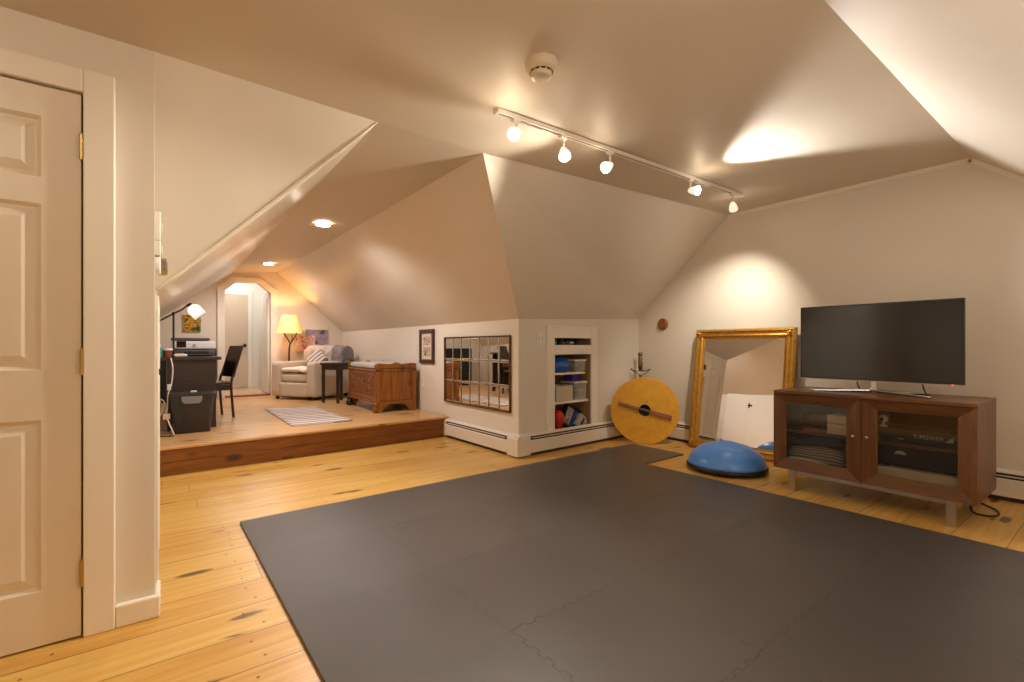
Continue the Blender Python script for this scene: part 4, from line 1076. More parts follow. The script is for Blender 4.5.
zs, zb = 0.4365, CZ0 + 0.0225
# left bay, below: knitted throw folded in a bundle; above: white box stack and leather case
def folded_knit():
    t = thing('knit_throw', 'black and white zigzag knit throw bundled in the left bay of the console', 'throw', (3.80, 1.405, zb))
    mb = MB(); mb.pad(-0.10, 0.10, -0.185, 0.185, 0.0, 0.145, 0.06, 0.03, 16, 0.006, 3); mb.build('folded_knit', M['zigzag'], t, smooth=True, mtx=Matrix.Rotation(R(-4), 4, 'X'))
    mb = MB(); mb.tube([(-0.105, 0.17, 0.05), (-0.118, 0.05, 0.062), (-0.118, -0.07, 0.05), (-0.10, -0.18, 0.02)], 0.008, 8, 5); mb.build('pale_edge', M['cream'], t, smooth=True)
folded_knit()
o = MB().pad(3.70, 3.95, 1.23, 1.60, zb + 0.16, zb + 0.215, 0.02, 0.01, 10, 0.004, 8).build('folded_cloth', M['black'], smooth=True); tag(o, 'black cloth folded on top of the zigzag throw in the console', 'cloth')
o = MB().pad(-0.06, 0.06, -0.045, 0.045, 0, 0.06, 0.025, 0.01, 8).build('cloth_roll', M['cream'], smooth=True); o.location = (3.745, 1.16, zb); tag(o, 'small rolled cream cloth at the right of the zigzag throw in the console', 'cloth')
o = MB().box(-0.09, 0.09, -0.065, 0.065, 0, 0.058).build('set_top_box', M['whitebox'], bevel=0.004); o.location = (3.80, 1.262, zs + 0.076); tag(o, 'upper of two white boxes stacked on the left shelf of the console', 'box', 'white boxes in the console')
o = MB().box(-0.09, 0.09, -0.068, 0.068, 0, 0.074).build('set_top_box', M['whitebox'], bevel=0.004); o.location = (3.80, 1.258, zs); tag(o, 'lower of two white boxes stacked on the left shelf of the console', 'box', 'white boxes in the console')
t = thing('leather_case', 'flat red-brown leather case on the left shelf of the console', 'case', (3.755, 1.405, zs), 0.1)
MB().box(-0.05, 0.05, -0.075, 0.075, 0, 0.022).build('case_body', M['redbook'], t, bevel=0.006, seg=3)
MB().box(-0.052, -0.03, -0.015, 0.015, 0.006, 0.024).build('flap', M['grip'], t, bevel=0.002)
o = MB().box(-0.08, 0.08, -0.13, 0.13, 0, 0.10).build('cable_box', M['blackgloss'], bevel=0.004); o.location = (4.03, 1.45, zs); tag(o, 'black cable box at the back of the left shelf of the console', 'cable box')
# right bay
t = thing('disc_player', 'long black device with silver lettering on the right shelf of the console', 'device', (3.86, 0.815, zs))
MB().box(-0.11, 0.11, -0.20, 0.225, 0, 0.085).build('device_body', M['black'], t, bevel=0.004)
text_obj('lettering', 'T-POWER', 0.033, M['lettering'], t, Matrix.Translation((-0.1115, -0.02, 0.046)) @ Matrix.Rotation(R(-90), 4, 'Z') @ Matrix.Rotation(R(90), 4, 'X'))
MB().prism([(-0.095, 0.032), (-0.135, 0.032), (-0.135, 0.066)], 'x', -0.1125, -0.11).build('triangle_mark', M['lettering'], t)
MB().box(-0.112, -0.11, 0.10, 0.13, 0.02, 0.025).build('indicator_slot', M['lettering'], t)
t = thing('receiver', 'large black receiver on the floor of the right bay of the console', 'receiver', (3.90, 0.83, zb + 0.1005))
MB().box(-0.15, 0.15, -0.235, 0.225, 0.012, 0.135).build('casing', M['black'], t, bevel=0.004)
for sx in (-0.11, 0.11):
    for sy in (-0.19, 0.18): MB().cyl((sx, sy, 0), (sx, sy, 0.013), 0.018).build('foot', M['black'], t)
MB().prism([(0.10 + 0.03 * math.cos(a * PI / 8), 0.085 + 0.022 * math.sin(a * PI / 8)) for a in range(9)], 'x', -0.153, -0.15).build('arched_mark', M['lettering'], t)
o = MB().box(-0.19, 0.17, -0.245, 0.26, 0, 0.10).build('white_tray', M['whitebox'], bevel=0.004); o.location = (3.885, 0.83, zb); tag(o, 'cream storage tray under the black receiver in the console', 'tray')
t = thing('desk_camera', 'small pale desk camera on top of the black device in the console', 'camera', (3.775, 1.025, zs + 0.0855))
MB().lathe([(0.022, 0), (0.022, 0.006), (0.008, 0.012), (0.008, 0.03)], 16).build('stand', M['white'], t, smooth=True, auto=40)
MB().sphere((0, 0, 0.05), 0.026, 16, 10).build('head', M['white'], t, smooth=True)
MB().cyl((-0.02, 0, 0.05), (-0.0265, 0, 0.05), 0.011, seg=16).build('lens', M['blackgloss'], t)

def television():
    u = 3.93; v0, v1, z0, z1 = 0.662, 1.583, 0.802, 1.342
    t = thing('television', 'black flat-screen television on a chrome foot on top of the walnut console', 'television', (u, (v0 + v1) / 2, CZ1))
    hw = (v1 - v0) / 2; a, b = z0 - CZ1, z1 - CZ1
    mb = MB(); mb.box(-0.004, 0.022, -hw, hw, a, b); mb.box(0.022, 0.05, -hw + 0.12, hw - 0.12, a + 0.04, b - 0.16); mb.build('housing', M['bezel'], t, bevel=0.004)
    MB().box(-0.0055, -0.0045, -hw + 0.009, hw - 0.009, a + 0.014, b - 0.009).build('screen', M['screen'], t)
    MB().box(-0.006, -0.003, -hw, hw, a - 0.002, a + 0.004).build('lower_trim', M['steel'], t)
    MB().sphere((-0.006, -hw + 0.055, a + 0.001), 0.0045, 10, 6).build('standby_light', M['ledred'], t)
    MB().prism([(-0.016, a + 0.01), (0.016, a + 0.01), (0.018, 0.04), (0.045, 0.014), (-0.045, 0.014), (-0.018, 0.04)], 'x', 0.0, 0.018).build('neck', M['chrome'], t, bevel=0.004)
    mb = MB()
    f = lambda s: [(0.01, s * 0.02, 0.016), (-0.03, s * 0.10, 0.014), (-0.10, s * 0.235, 0.009), (-0.155, s * 0.335, 0.0075)]
    g = lambda s: [(0.012, s * 0.02, 0.016), (0.05, s * 0.10, 0.013), (0.10, s * 0.20, 0.0085), (0.13, s * 0.26, 0.0075)]
    for s in (-1, 1):
        mb.tube(f(s), lambda q: 0.014 - 0.007 * q, 10, 5); mb.tube(g(s), lambda q: 0.012 - 0.005 * q, 10, 5)
    mb.build('foot', M['chrome'], t, smooth=True)
    for y in (-0.26, 0.10):
        mb = MB(); mb.tube([(0.03, y, a + 0.06), (0.035, y + 0.006, a - 0.01), (0.05, y - 0.012, 0.008), (0.09, y - 0.02, 0.0055)], 0.004, 8, 5); mb.build('cable', M['black'], t, smooth=True)
television()
mb = MB(); mb.tube([(4.14, 0.66, 0.148), (4.13, 0.67, 0.03), (4.06, 0.64, 0.006), (4.05, 0.58, 0.006), (4.12, 0.545, 0.006), (4.24, 0.57, 0.006), (4.36, 0.66, 0.006), (4.46, 0.72, 0.03), (4.52, 0.74, 0.10)], 0.006, 8, 6)
o = mb.build('power_cable', M['black'], smooth=True); tag(o, 'black cable lying on the boards under the right end of the console', 'cable')

# ------------------------------------------------------------------ hall: armchair and what lies on it
def armchair():
    ang = math.atan2(-0.72, -0.66)                 # faces the step
    fl = Vector((1.327, 8.058)); frt = Vector((1.805, 7.37)); mid = (fl + frt) / 2
    wdir = (frt - fl).normalized(); back = Vector((-wdir.y, wdir.x)); 
    if back.y < 0: back = -back
    W = (frt - fl).length; D = 0.86
    rz = math.atan2(wdir.y, wdir.x)
    t = thing('armchair', 'beige slipcovered armchair in the far corner of the hall', 'armchair', (mid.x, mid.y, PZ), rz)
    # local x across the front (left to right as seen), y to the back
    h = W / 2; aw = 0.17; hh = 0.575
    MB().pad(-h, -h + aw, 0, D, 0.045, hh, 0.03, 0.006, 10).build('arm', M['linen'], t, smooth=True)
    MB().pad(h - aw, h, 0, D, 0.045, hh, 0.03, 0.006, 10).build('arm', M['linen'], t, smooth=True)
    MB().pad(-h + aw - 0.03, h - aw + 0.03, 0.0, D - 0.1, 0.045, 0.265, 0.02, 0, 8).build('base', M['linen'], t, smooth=True)
    MB().pad(-h + aw, h - aw, 0.01, D - 0.22, 0.265, 0.40, 0.045, 0.018, 12).build('seat_cushion', M['linen'], t, smooth=True)
    MB().pad(-h + 0.02, h - 0.02, D - 0.24, D, 0.045, 0.78, 0.06, 0.02, 12).build('backrest', M['linen'], t, smooth=True)
    for x in (-h + 0.07, h - 0.07):
        for y in (0.06, D - 0.07):
            MB().cyl((x, y, 0), (x, y, 0.05), 0.022, 0.032).build('foot', M['darkwood'], t)
    return t, h, D
AC, ach, acd = armchair()
AM = Matrix.Translation(AC.location) @ Matrix.Rotation(AC.rotation_euler[2], 4, 'Z')
def drape(x0, x1, nx, drop_front, drop_back, seed, puff=0.0, side=0):
    """Cloth over the chair back: front drop, over the top, back drop."""
    rnd = random.Random(seed); ph = [rnd.uniform(0, 6) for _ in range(4)]
    prof = []; yb0, yb1, zt = acd - 0.255, acd + 0.015, 0.772
    n1 = 8
    for k in range(n1): prof.append((yb0, zt - drop_front + drop_front * 0.88 * k / n1))
    for k in range(9):
        a = PI - PI * k / 8; prof.append(((yb0 + yb1) / 2 + (yb1 - yb0) / 2 * math.cos(a), zt - 0.06 + (0.085 + puff) * math.sin(a)))
    for k in range(1, n1 + 1): prof.append((yb1, zt - 0.06 - drop_back * k / n1))
    V = []; m = len(prof)
    for i in range(nx + 1):
        x = x0 + (x1 - x0) * i / nx
        for j, (y, z) in enumerate(prof):
            w = 0.012 * math.sin(x * 26 + ph[0] + 0.5 * math.sin(j * 0.6 + ph[1])) + 0.006 * math.sin(x * 55 + ph[2])
            yy = y + (-abs(w) if j < n1 + 4 else abs(w))
            V.append((x + 0.01 * math.sin(j * 0.9 + ph[3]), yy, z + (0.012 + w * 0.8 if n1 <= j < n1 + 9 else 0)))
    if side:
        last = V[nx * m:]
        for k in range(1, side + 1):
            for j, (x, y, z) in enumerate(last): V.append((x1 + 0.016 + 0.004 * math.sin(k * 1.3 + j * 0.7), y, z - 0.05 * (k - 0.6)))
    F = [(i * m + j, (i + 1) * m + j, (i + 1) * m + j + 1, i * m + j + 1) for i in range(nx + side) for j in range(m - 1)]
    return V, F
def cloth(name, V, F, mat, label, th=0.012):
    mb = MB(); mb.add(V, F); o = mb.build(name, mat, smooth=True)
    s = o.modifiers.new('thick', 'SOLIDIFY'); s.thickness = th; s.offset = 0
    o.matrix_world = AM; tag(o, label, 'throw'); return o
V, F = drape(-0.30, 0.225, 28, 0.24, 0.2, 1, 0.02); cloth('knit_blanket', V, F, M['throw'], 'cream and grey knitted blanket draped over the armchair back')
V, F = drape(0.24, 0.408, 14, 0.24, 0.3, 4, 0.015, 5); cloth('fringed_throw', V, F, M['throwgrey'], 'dark grey fringed throw over the right end of the armchair back')
o = MB().pad(-0.235, 0.235, 0.0, 0.48, 0.0, 0.055, 0.028, 0.02, 18, 0.007, 5).build('folded_blanket', M['cream'], smooth=True); o.matrix_world = AM @ Matrix.Translation((0, 0.0, 0.424)); tag(o, 'rumpled cream blanket spread on the armchair seat', 'blanket')
o = MB().pad(-0.19, 0.19, -0.06, 0.06, -0.17, 0.17, 0.05, 0.0, 14).build('striped_pillow', M['stripe_pillow'], smooth=True); o.matrix_world = AM @ Matrix.Translation((0.06, 0.46, 0.60)) @ Matrix.Rotation(R(-30), 4, 'X') @ Matrix.Rotation(R(38), 4, 'Y') @ Matrix.Scale(0.82, 4); tag(o, 'grey and white striped pillow propped against the armchair back', 'pillow')
# side table
def side_table():
    t = thing('side_table', 'narrow dark wood side table between the armchair and the chest', 'side table', (2.02, 7.12, PZ), 0.55)
    hx, hy, H = 0.20, 0.15, 0.575
    t.location = (2.075, 7.07, PZ)
    MB().box(-hx - 0.015, hx + 0.015, -hy - 0.015, hy + 0.015, H - 0.028, H).build('table_top', M['darkwood'], t, bevel=0.004)
    mb = MB()
    for s in (-1, 1): mb.box(-hx + 0.02, hx - 0.02, s * (hy - 0.012) - 0.008, s * (hy - 0.012) + 0.008, H - 0.10, H - 0.028); mb.box(s * (hx - 0.012) - 0.008, s * (hx - 0.012) + 0.008, -hy + 0.02, hy - 0.02, H - 0.10, H - 0.028)
    mb.build('apron', M['darkwood'], t)
    for sx in (-1, 1):
        for sy in (-1, 1):
            x, y = sx * (hx - 0.018), sy * (hy - 0.018)
            mb = MB(); a, b = 0.019, 0.014
            V = [(x - b, y - b, 0), (x + b, y - b, 0), (x + b, y + b, 0), (x - b, y + b, 0), (x - a, y - a, H - 0.028), (x + a, y - a, H - 0.028), (x + a, y + a, H - 0.028), (x - a, y + a, H - 0.028)]
            mb.add(V, [(0, 3, 2, 1), (4, 5, 6, 7), (0, 1, 5, 4), (1, 2, 6, 5), (2, 3, 7, 6), (3, 0, 4, 7)]); mb.build('leg', M['darkwood'], t, bevel=0.002)
side_table()
# carved chest bench
def chest():
    u0, u1, v0, v1 = 2.05, 2.60, 5.56, 6.60
    t = thing('carved_chest', 'carved pine chest bench on turned feet against the low wall', 'chest', ((u0 + u1) / 2, (v0 + v1) / 2, PZ))
    hx, hy = (u1 - u0) / 2, (v1 - v0) / 2
    b0, b1 = 0.135, 0.50
    mb = MB(); mb.box(-hx + 0.03, hx - 0.01, -hy + 0.03, hy - 0.03, b0, b1); mb.build('body', M['chest'], t)
    # carved front panel with relief
    MB().box(-hx + 0.018, -hx + 0.031, -hy + 0.05, hy - 0.05, b0 + 0.05, b1 - 0.05).build('carved_panel', M['chestcarve'], t)
    mb = MB()
    rnd = random.Random(11)
    for k in range(26):
        y = rnd.uniform(-hy + 0.10, hy - 0.10); z = rnd.uniform(b0 + 0.085, b1 - 0.085)
        a0 = rnd.uniform(0, 2 * PI); r = rnd.uniform(0.022, 0.04)
        mb.tube([(-hx + 0.017, y + r * (1 - q * 0.16) * math.cos(a0 + q), z + r * (1 - q * 0.16) * math.sin(a0 + q)) for q in [x * 0.6 for x in range(8)]], 0.007, 6, 2)
        mb.sphere((-hx + 0.016, y, z), 0.012, 8, 6, (0.6, 1, 1))
    mb.build('carving', M['chest'], t, smooth=True)
    mb = MB()
    mb.box(-hx + 0.012, -hx + 0.04, -hy + 0.02, hy - 0.02, b1 - 0.05, b1); mb.box(-hx + 0.012, -hx + 0.04, -hy + 0.02, hy - 0.02, b0, b0 + 0.05)
    mb.box(-hx, hx, -hy, hy, b1, b1 + 0.028); mb.box(-hx + 0.004, hx, -hy + 0.006, hy - 0.006, b0 - 0.022, b0)
    mb.build('moulding', M['chest'], t, bevel=0.006)
    for s in (-1, 1):
        mb = MB()
        y = s * (hy - 0.018); ya, yb = y - 0.018, y + 0.018
        mb.box(-hx + 0.01, -hx + 0.075, ya, yb, 0.12, 0.575); mb.box(hx - 0.075, hx - 0.005, ya, yb, 0.12, 0.575)
        mb.box(-hx + 0.075, hx - 0.075, ya + 0.010, yb - 0.010, 0.14, 0.54)
        mb.box(-0.022, 0.022, ya + 0.003, yb - 0.003, 0.14, 0.54)
        mb.prism([(-hx + 0.005, 0.54), (hx - 0.005, 0.54), (hx - 0.005, 0.59), (hx - 0.05, 0.605), (0.07, 0.59), (0.0, 0.615), (-0.07, 0.59), (-hx + 0.05, 0.605), (-hx + 0.005, 0.59)], 'y', ya - 0.004, yb + 0.004)
        mb.prism([(-hx + 0.02, 0.12), (-hx + 0.02, 0.0), (-hx + 0.09, 0.0), (-hx + 0.13, 0.055), (-0.10, 0.095), (0.10, 0.095), (hx - 0.13, 0.055), (hx - 0.09, 0.0), (hx - 0.01, 0.0), (hx - 0.01, 0.12)], 'y', ya + 0.002, yb - 0.002)
        mb.build('end_panel', M['chest'], t, bevel=0.004)
    for s, rr_, mm in ((-1, 0.72, M['chest']), (1, 1.0, M['darkwood'])):
        MB().lathe([(0.028 * rr_, 0.0), (0.045 * rr_, 0.022), (0.048 * rr_, 0.045), (0.03 * rr_, 0.075), (0.026 * rr_, 0.085), (0.045 * rr_, 0.10), (0.04 * rr_, 0.12)], 16, (-hx + 0.012, s * (hy - 0.02), 0)).build('turned_foot', mm, t, smooth=True)
    MB().pad(-hx + 0.01, hx - 0.02, -hy + 0.045, hy - 0.04, b1 + 0.028, b1 + 0.10, 0.03, 0.012, 14).build('seat_pad', M['cushion'], t, smooth=True)
chest()
# rug
def rug():
    mb = MB(); P = [(1.035, 5.12), (1.645, 5.13), (1.635, 6.61), (1.035, 6.77)]
    n, m = 30, 14; V = []
    for i in range(n + 1):
        for j in range(m + 1):
            s, q = i / n, j / m
            a = Vector(P[0]).lerp(Vector(P[3]), s); b = Vector(P[1]).lerp(Vector(P[2]), s); p = a.lerp(b, q)
            V.append((p.x + 0.006 * math.sin(s * 40), p.y, PZ + 0.006 + 0.0012 * math.sin(s * 90)))
    k = m + 1; mb.add(V, [(i * k + j, i * k + j + 1, (i + 1) * k + j + 1, (i + 1) * k + j) for i in range(n) for j in range(m)])
    o = mb.build('striped_rug', M['rug'], smooth=True); s = o.modifiers.new('thick', 'SOLIDIFY'); s.thickness = 0.009; s.offset = 0
    tag(o, 'grey and white striped rag rug on the hall platform', 'rug')
rug()
# floor lamp
def floor_lamp():
    t = thing('floor_lamp', 'twig-stemmed floor lamp with a glowing parchment shade behind the armchair', 'floor lamp', (1.65, 8.36, PZ))
    MB().lathe([(0.13, 0), (0.13, 0.012), (0.06, 0.025), (0.02, 0.04)], 28).build('base', M['iron'], t, smooth=True, auto=40)
    mb = MB(); mb.tube([(0, 0, 0.03), (0.006, 0, 0.35), (-0.006, 0, 0.62), (0.0, 0, 0.80), (0.02, 0, 0.88)], lambda q: 0.017 - 0.005 * q, 10, 5)
    mb.tube([(0.015, 0, 0.86), (-0.03, 0.005, 0.94), (-0.075, 0.01, 1.02), (-0.085, 0.01, 1.10)], 0.010, 8, 5); mb.tube([(0.015, 0, 0.86), (0.06, 0.005, 0.93), (0.10, 0.0, 1.01), (0.105, 0, 1.09)], 0.010, 8, 5)
    mb.tube([(0.02, 0, 0.90), (0.04, -0.01, 0.95), (0.03, -0.02, 1.0)], 0.006, 8, 4)
    mb.build('twig_stem', M['iron'], t, smooth=True)
    mb = MB(); mb.lathe([(0.19, 1.035), (0.187, 1.06), (0.118, 1.325), (0.114, 1.325), (0.182, 1.06), (0.185, 1.035)], 40, cap=False); mb.build('lamp_shade', M['shade'], t, smooth=True, auto=60)
    MB().lathe([(0.014, 1.05), (0.014, 1.11), (0.03, 1.15), (0.034, 1.18), (0.024, 1.21), (0, 1.22)], 16).build('bulb', emit('warm lamp bulb', (255, 190, 110), 8), t, smooth=True)
    mb = MB(); mb.tube([(-0.085, 0.01, 1.09), (-0.04, 0, 1.07), (0, 0, 1.06), (0.05, 0, 1.07), (0.105, 0, 1.085)], 0.006, 8, 4); mb.build('yoke', M['iron'], t, smooth=True)
    return t
floor_lamp()

# ------------------------------------------------------------------ hall: desk, printer, lamp, chair, bin, cables
DU = (-0.05, 0.45); DV = (5.60, 7.05)
def desk():
    t = thing('desk', 'dark wood desk along the left of the hall, end panel towards the step', 'desk', (0.2, 6.3, PZ))
    H = 0.705
    x0, x1, y0, y1 = -0.31, 0.235, -0.72, 0.75
    MB().box(x0, x1 + 0.03, y0 - 0.02, y1, H - 0.03, H).build('desk_top', M['desk'], t, bevel=0.003)
    MB().box(x0 + 0.13, x1 - 0.015, y0, y0 + 0.03, 0.06, H - 0.03).build('end_panel', M['desk'], t, bevel=0.002)
    MB().box(x0 + 0.13, x1 - 0.015, y1 - 0.05, y1 - 0.02, 0.06, H - 0.03).build('end_panel', M['desk'], t, bevel=0.002)
    MB().box(x0 + 0.13, x0 + 0.15, y0 + 0.03, y1 - 0.05, 0.25, H - 0.03).build('modesty_panel', M['desk'], t)
    for y in (y0 + 0.015, y1 - 0.035):
        for x in (x0 + 0.155, x1 - 0.035):
            MB().box(x - 0.022, x + 0.022, y - 0.024, y + 0.024, 0, 0.07).build('foot', M['frame'], t, bevel=0.003)
desk()
def printer():
    t = thing('printer', 'white and grey inkjet printer on the desk', 'printer', (0.255, 6.20, PZ + 0.7055))
    hx, hy = 0.195, 0.19
    MB().pad(-hx, hx, -hy, hy, 0.0, 0.075, 0.02, 0, 6).build('paper_base', M['printergrey'], t, smooth=True, auto=40)
    MB().pad(-hx, hx, -hy + 0.005, hy, 0.075, 0.165, 0.02, 0, 6).build('body', M['printerwhite'], t, smooth=True, auto=40)
    MB().box(-hx - 0.004, hx - 0.05, -hy + 0.03, hy - 0.02, 0.168, 0.195).build('scanner_lid', M['printergrey'], t, bevel=0.008)
    MB().box(-hx + 0.045, -hx + 0.125, -hy + 0.0, -hy + 0.008, 0.095, 0.16).build('touch_screen', M['blackgloss'], t, bevel=0.002)
    MB().box(-0.09, 0.13, -hy - 0.012, -hy + 0.006, 0.025, 0.052).build('output_slot', M['black'], t)
    MB().box(-0.10, 0.14, -hy - 0.06, -hy + 0.004, 0.012, 0.022).build('output_tray', M['printergrey'], t, bevel=0.003)
    lg = MB().cyl((0.0, -hy + 0.003, 0.112), (0.0, -hy + 0.007, 0.112), 0.017, seg=24).build('logo_disc', M['handleplastic'], t)
    text_obj('logo_letters', 'hp', 0.026, M['printerwhite'], lg, Matrix.Translation((0, -hy + 0.0025, 0.113)) @ Matrix.Rotation(R(90), 4, 'X') @ Matrix.Rotation(R(0), 4, 'Z'))
printer()
def desk_lamp():
    t = thing('desk_lamp', 'black pharmacy-style desk lamp with a lit glass jar shade', 'desk lamp', (0.075, 5.78, PZ + 0.7055))
    MB().lathe([(0.075, 0), (0.075, 0.012), (0.02, 0.02)], 24).build('base', M['black'], t, smooth=True, auto=40)
    MB().cyl((0, 0, 0.012), (0, 0, 0.435), 0.009, seg=12).build('post', M['black'], t)
    MB().sphere((0, 0, 0.435), 0.016, 12, 8).build('knuckle', M['black'], t, smooth=True)
    arm = [(-0.16, 0.0, 0.325), (0.0, 0.0, 0.432), (0.075, 0.0, 0.48), (0.125, 0.0, 0.535)]
    MB().tube(arm, 0.008, 10, 4).build('arm', M['black'], t, smooth=True)
    top = Vector((0.125, 0, 0.535)); D = Vector((0.62, -0.05, -0.74)).normalized()
    MB().lathe([(0.0, -0.006), (0.022, 0.0), (0.026, 0.025), (0.026, 0.03), (0, 0.03)], 18, top, D, cap=False).build('lamp_holder', M['black'], t, smooth=True, auto=40)
    MB().lathe([(0.026, 0.02), (0.055, 0.045), (0.062, 0.07), (0.062, 0.155), (0.058, 0.16), (0.059, 0.155), (0.059, 0.072), (0.052, 0.048), (0.023, 0.023)], 28, top, D, cap=False).build('glass_shade', M['frosted'], t, smooth=True, auto=60)
    MB().lathe([(0.012, 0.03), (0.02, 0.06), (0.034, 0.09), (0.034, 0.11), (0.02, 0.13), (0, 0.135)], 18, top, D, cap=False).build('bulb', M['jarbulb'], t, smooth=True)
    return Vector(t.location) + top + D * 0.10
DLP = desk_lamp()
t = thing('mug', 'brick-red mug with a pale rim at the left end of the desk', 'mug', (0.025, 5.72, PZ + 0.7055))
MB().lathe([(0.0, 0), (0.034, 0.0), (0.042, 0.08), (0.038, 0.08), (0.031, 0.006), (0, 0.006)], 24, cap=False).build('mug_body', M['terracotta'], t, smooth=True, auto=50)
MB().lathe([(0.0425, 0.066), (0.044, 0.082), (0.038, 0.084)], 24, cap=False).build('pale_rim', M['white'], t, smooth=True)
t = thing('plastic_bottle', 'teal plastic bottle beside the brick-red mug on the desk', 'bottle', (-0.045, 5.68, PZ + 0.7055))
MB().lathe([(0.0, 0), (0.03, 0), (0.032, 0.01), (0.032, 0.08), (0.014, 0.10)], 20).build('bottle_body', M['teal'], t, smooth=True, auto=50)
MB().lathe([(0.015, 0.10), (0.015, 0.125), (0, 0.125)], 16).build('cap', M['white'], t, smooth=True, auto=50)
o = MB().pad(0.075, 0.185, 5.64, 5.72, PZ + 0.7055, PZ + 0.735, 0.012, 0.004, 8, 0.003, 2).build('folded_paper', M['cream'], smooth=True); tag(o, 'small crumpled paper towel on the near edge of the desk', 'paper')
def chair():
    t = thing('desk_chair', 'dark wooden desk chair with a tall slanted back pulled up to the desk', 'chair', (0.40, 6.33, PZ), 0.25)
    s = 0.19; H = 0.405
    MB().pad(-s - 0.02, s, -s, s, H - 0.03, H + 0.008, 0.014, 0.004, 8).build('seat', M['darkwood'], t, smooth=True, auto=40)
    for (x, y) in ((-s + 0.01, -s + 0.02), (-s + 0.01, s - 0.02)):
        MB().cyl((x - 0.015, y, 0), (x, y, H - 0.03), 0.013, 0.018, 10).build('leg', M['darkwood'], t)
    for y in (-s + 0.02, s - 0.02):
        MB().tube([(s + 0.012, y, 0.0), (s - 0.004, y, 0.20), (s - 0.012, y, H), (s + 0.03, y, 0.55), (s + 0.105, y, 0.81)], 0.0135, 10, 4).build('leg', M['darkwood'], t, smooth=True)
    mb = MB(); y0 = s - 0.025
    V = []
    for (x, z) in ((s + 0.018, 0.46), (s + 0.055, 0.63), (s + 0.105, 0.82)):
        V += [(x - 0.010, -y0, z), (x - 0.010, y0, z), (x + 0.010, y0, z), (x + 0.010, -y0, z)]
    F = [(3, 2, 1, 0), (8, 9, 10, 11)]
    for k in range(2):
        for i in range(4): F.append((k * 4 + i, k * 4 + (i + 1) % 4, k * 4 + 4 + (i + 1) % 4, k * 4 + 4 + i))
    mb.add(V, F); mb.build('backrest', M['darkwood'], t, bevel=0.004)
    mb = MB(); mb.box(-s + 0.0, -s + 0.02, -s + 0.03, s - 0.03, H - 0.09, H - 0.03); mb.box(-s + 0.02, s - 0.03, -s + 0.01, -s + 0.028, H - 0.09, H - 0.03); mb.box(-s + 0.02, s - 0.03, s - 0.028, s - 0.01, H - 0.09, H - 0.03); mb.build('apron', M['darkwood'], t)
chair()
def tote():
    t = thing('storage_tote', 'dark grey plastic storage tote with a silver handle against the desk end', 'storage tote', (0.222, 5.42, PZ), -0.10)
    a0, a1, b0, b1, H = 0.138, 0.168, 0.10, 0.125, 0.375
    def rr(a, b, r, z, n=5):
        P = []
        for (sx, sy, st) in ((1, 1, 0), (-1, 1, 1), (-1, -1, 2), (1, -1, 3)):
            for k in range(n + 1):
                th = PI / 2 * (st + k / n); P.append((sx * (a - r) + r * math.cos(th), sy * (b - r) + r * math.sin(th), z))
        return P
    def shell(levels, close_bottom=True, close_top=True):
        mb = MB(); rings = [[mb.bm.verts.new(p) for p in rr(*l)] for l in levels]; n = len(rings[0])
        for r0, r1 in zip(rings, rings[1:]):
            for i in range(n): mb.bm.faces.new((r0[i], r0[(i + 1) % n], r1[(i + 1) % n], r1[i]))
        if close_bottom: mb.bm.faces.new(rings[0][::-1])
        if close_top: mb.bm.faces.new(rings[-1])
        return mb
    shell([(a0, b0, 0.03, 0.0), (a0 + 0.003, b0 + 0.003, 0.03, 0.01), (a1, b1, 0.035, H - 0.03)], True, True).build('tote_body', M['darkplastic'], t, smooth=True, auto=35)
    shell([(a1 + 0.012, b1 + 0.012, 0.04, H - 0.032), (a1 + 0.014, b1 + 0.014, 0.04, H - 0.006), (a1 + 0.008, b1 + 0.008, 0.04, H), (a1 - 0.02, b1 - 0.02, 0.03, H - 0.006)]).build('lid', M['darkplastic'], t, smooth=True, auto=35)
    y = -b1 - 0.016
    pts = [(-0.082, H - 0.03), (0.082, H - 0.03), (0.078, H - 0.075), (0.055, H - 0.098), (-0.055, H - 0.098), (-0.078, H - 0.075)]
    MB().prism(pts, 'y', y - 0.004, y + 0.02).build('handle', M['handleplastic'], t, bevel=0.004)
    MB().box(-0.02, 0.03, -0.02, 0.02, H - 0.004, H + 0.012).build('lid_tab', M['white'], t, bevel=0.004)
tote()
# cables beside the tote
def cable(name, label, pts, r, mat):
    o = MB().tube(pts, r, 8, 6).build(name, mat, smooth=True); tag(o, label, 'cable'); return o
t = thing('power_adapter', 'white cable with its pale adapter hanging from the desk beside the tote', 'cable', (0.03, 5.42, PZ))
MB().tube([(0.02, 0.055, 0.70), (0.035, 0.03, 0.60), (0.025, 0.03, 0.46), (0.0, 0.02, 0.36), (-0.005, -0.02, 0.26), (-0.012, -0.04, 0.19)], 0.0055, 8, 6).build('hanging_cable', M['cable_white'], t, smooth=True)
MB().tube([(-0.012, -0.05, 0.16), (0.01, -0.16, 0.10), (0.035, -0.20, 0.035), (0.045, -0.21, 0.008)], 0.0055, 8, 6).build('hanging_cable', M['cable_white'], t, smooth=True)
MB().box(-0.04, 0.015, -0.085, -0.045, 0.14, 0.19).build('adapter', M['cream'], t, bevel=0.006)
MB().box(-0.008, 0.022, 0.015, 0.035, 0.40, 0.455).build('inline_switch', M['cable_white'], t, bevel=0.004)
cable('extension_lead', 'white cord looping out from under the left end of the desk', [(-0.05, 5.57, PZ + 0.32), (0.0, 5.50, PZ + 0.29), (-0.01, 5.46, PZ + 0.22), (-0.04, 5.44, PZ + 0.15), (-0.055, 5.5, PZ + 0.10)], 0.005, M['cable_white'])
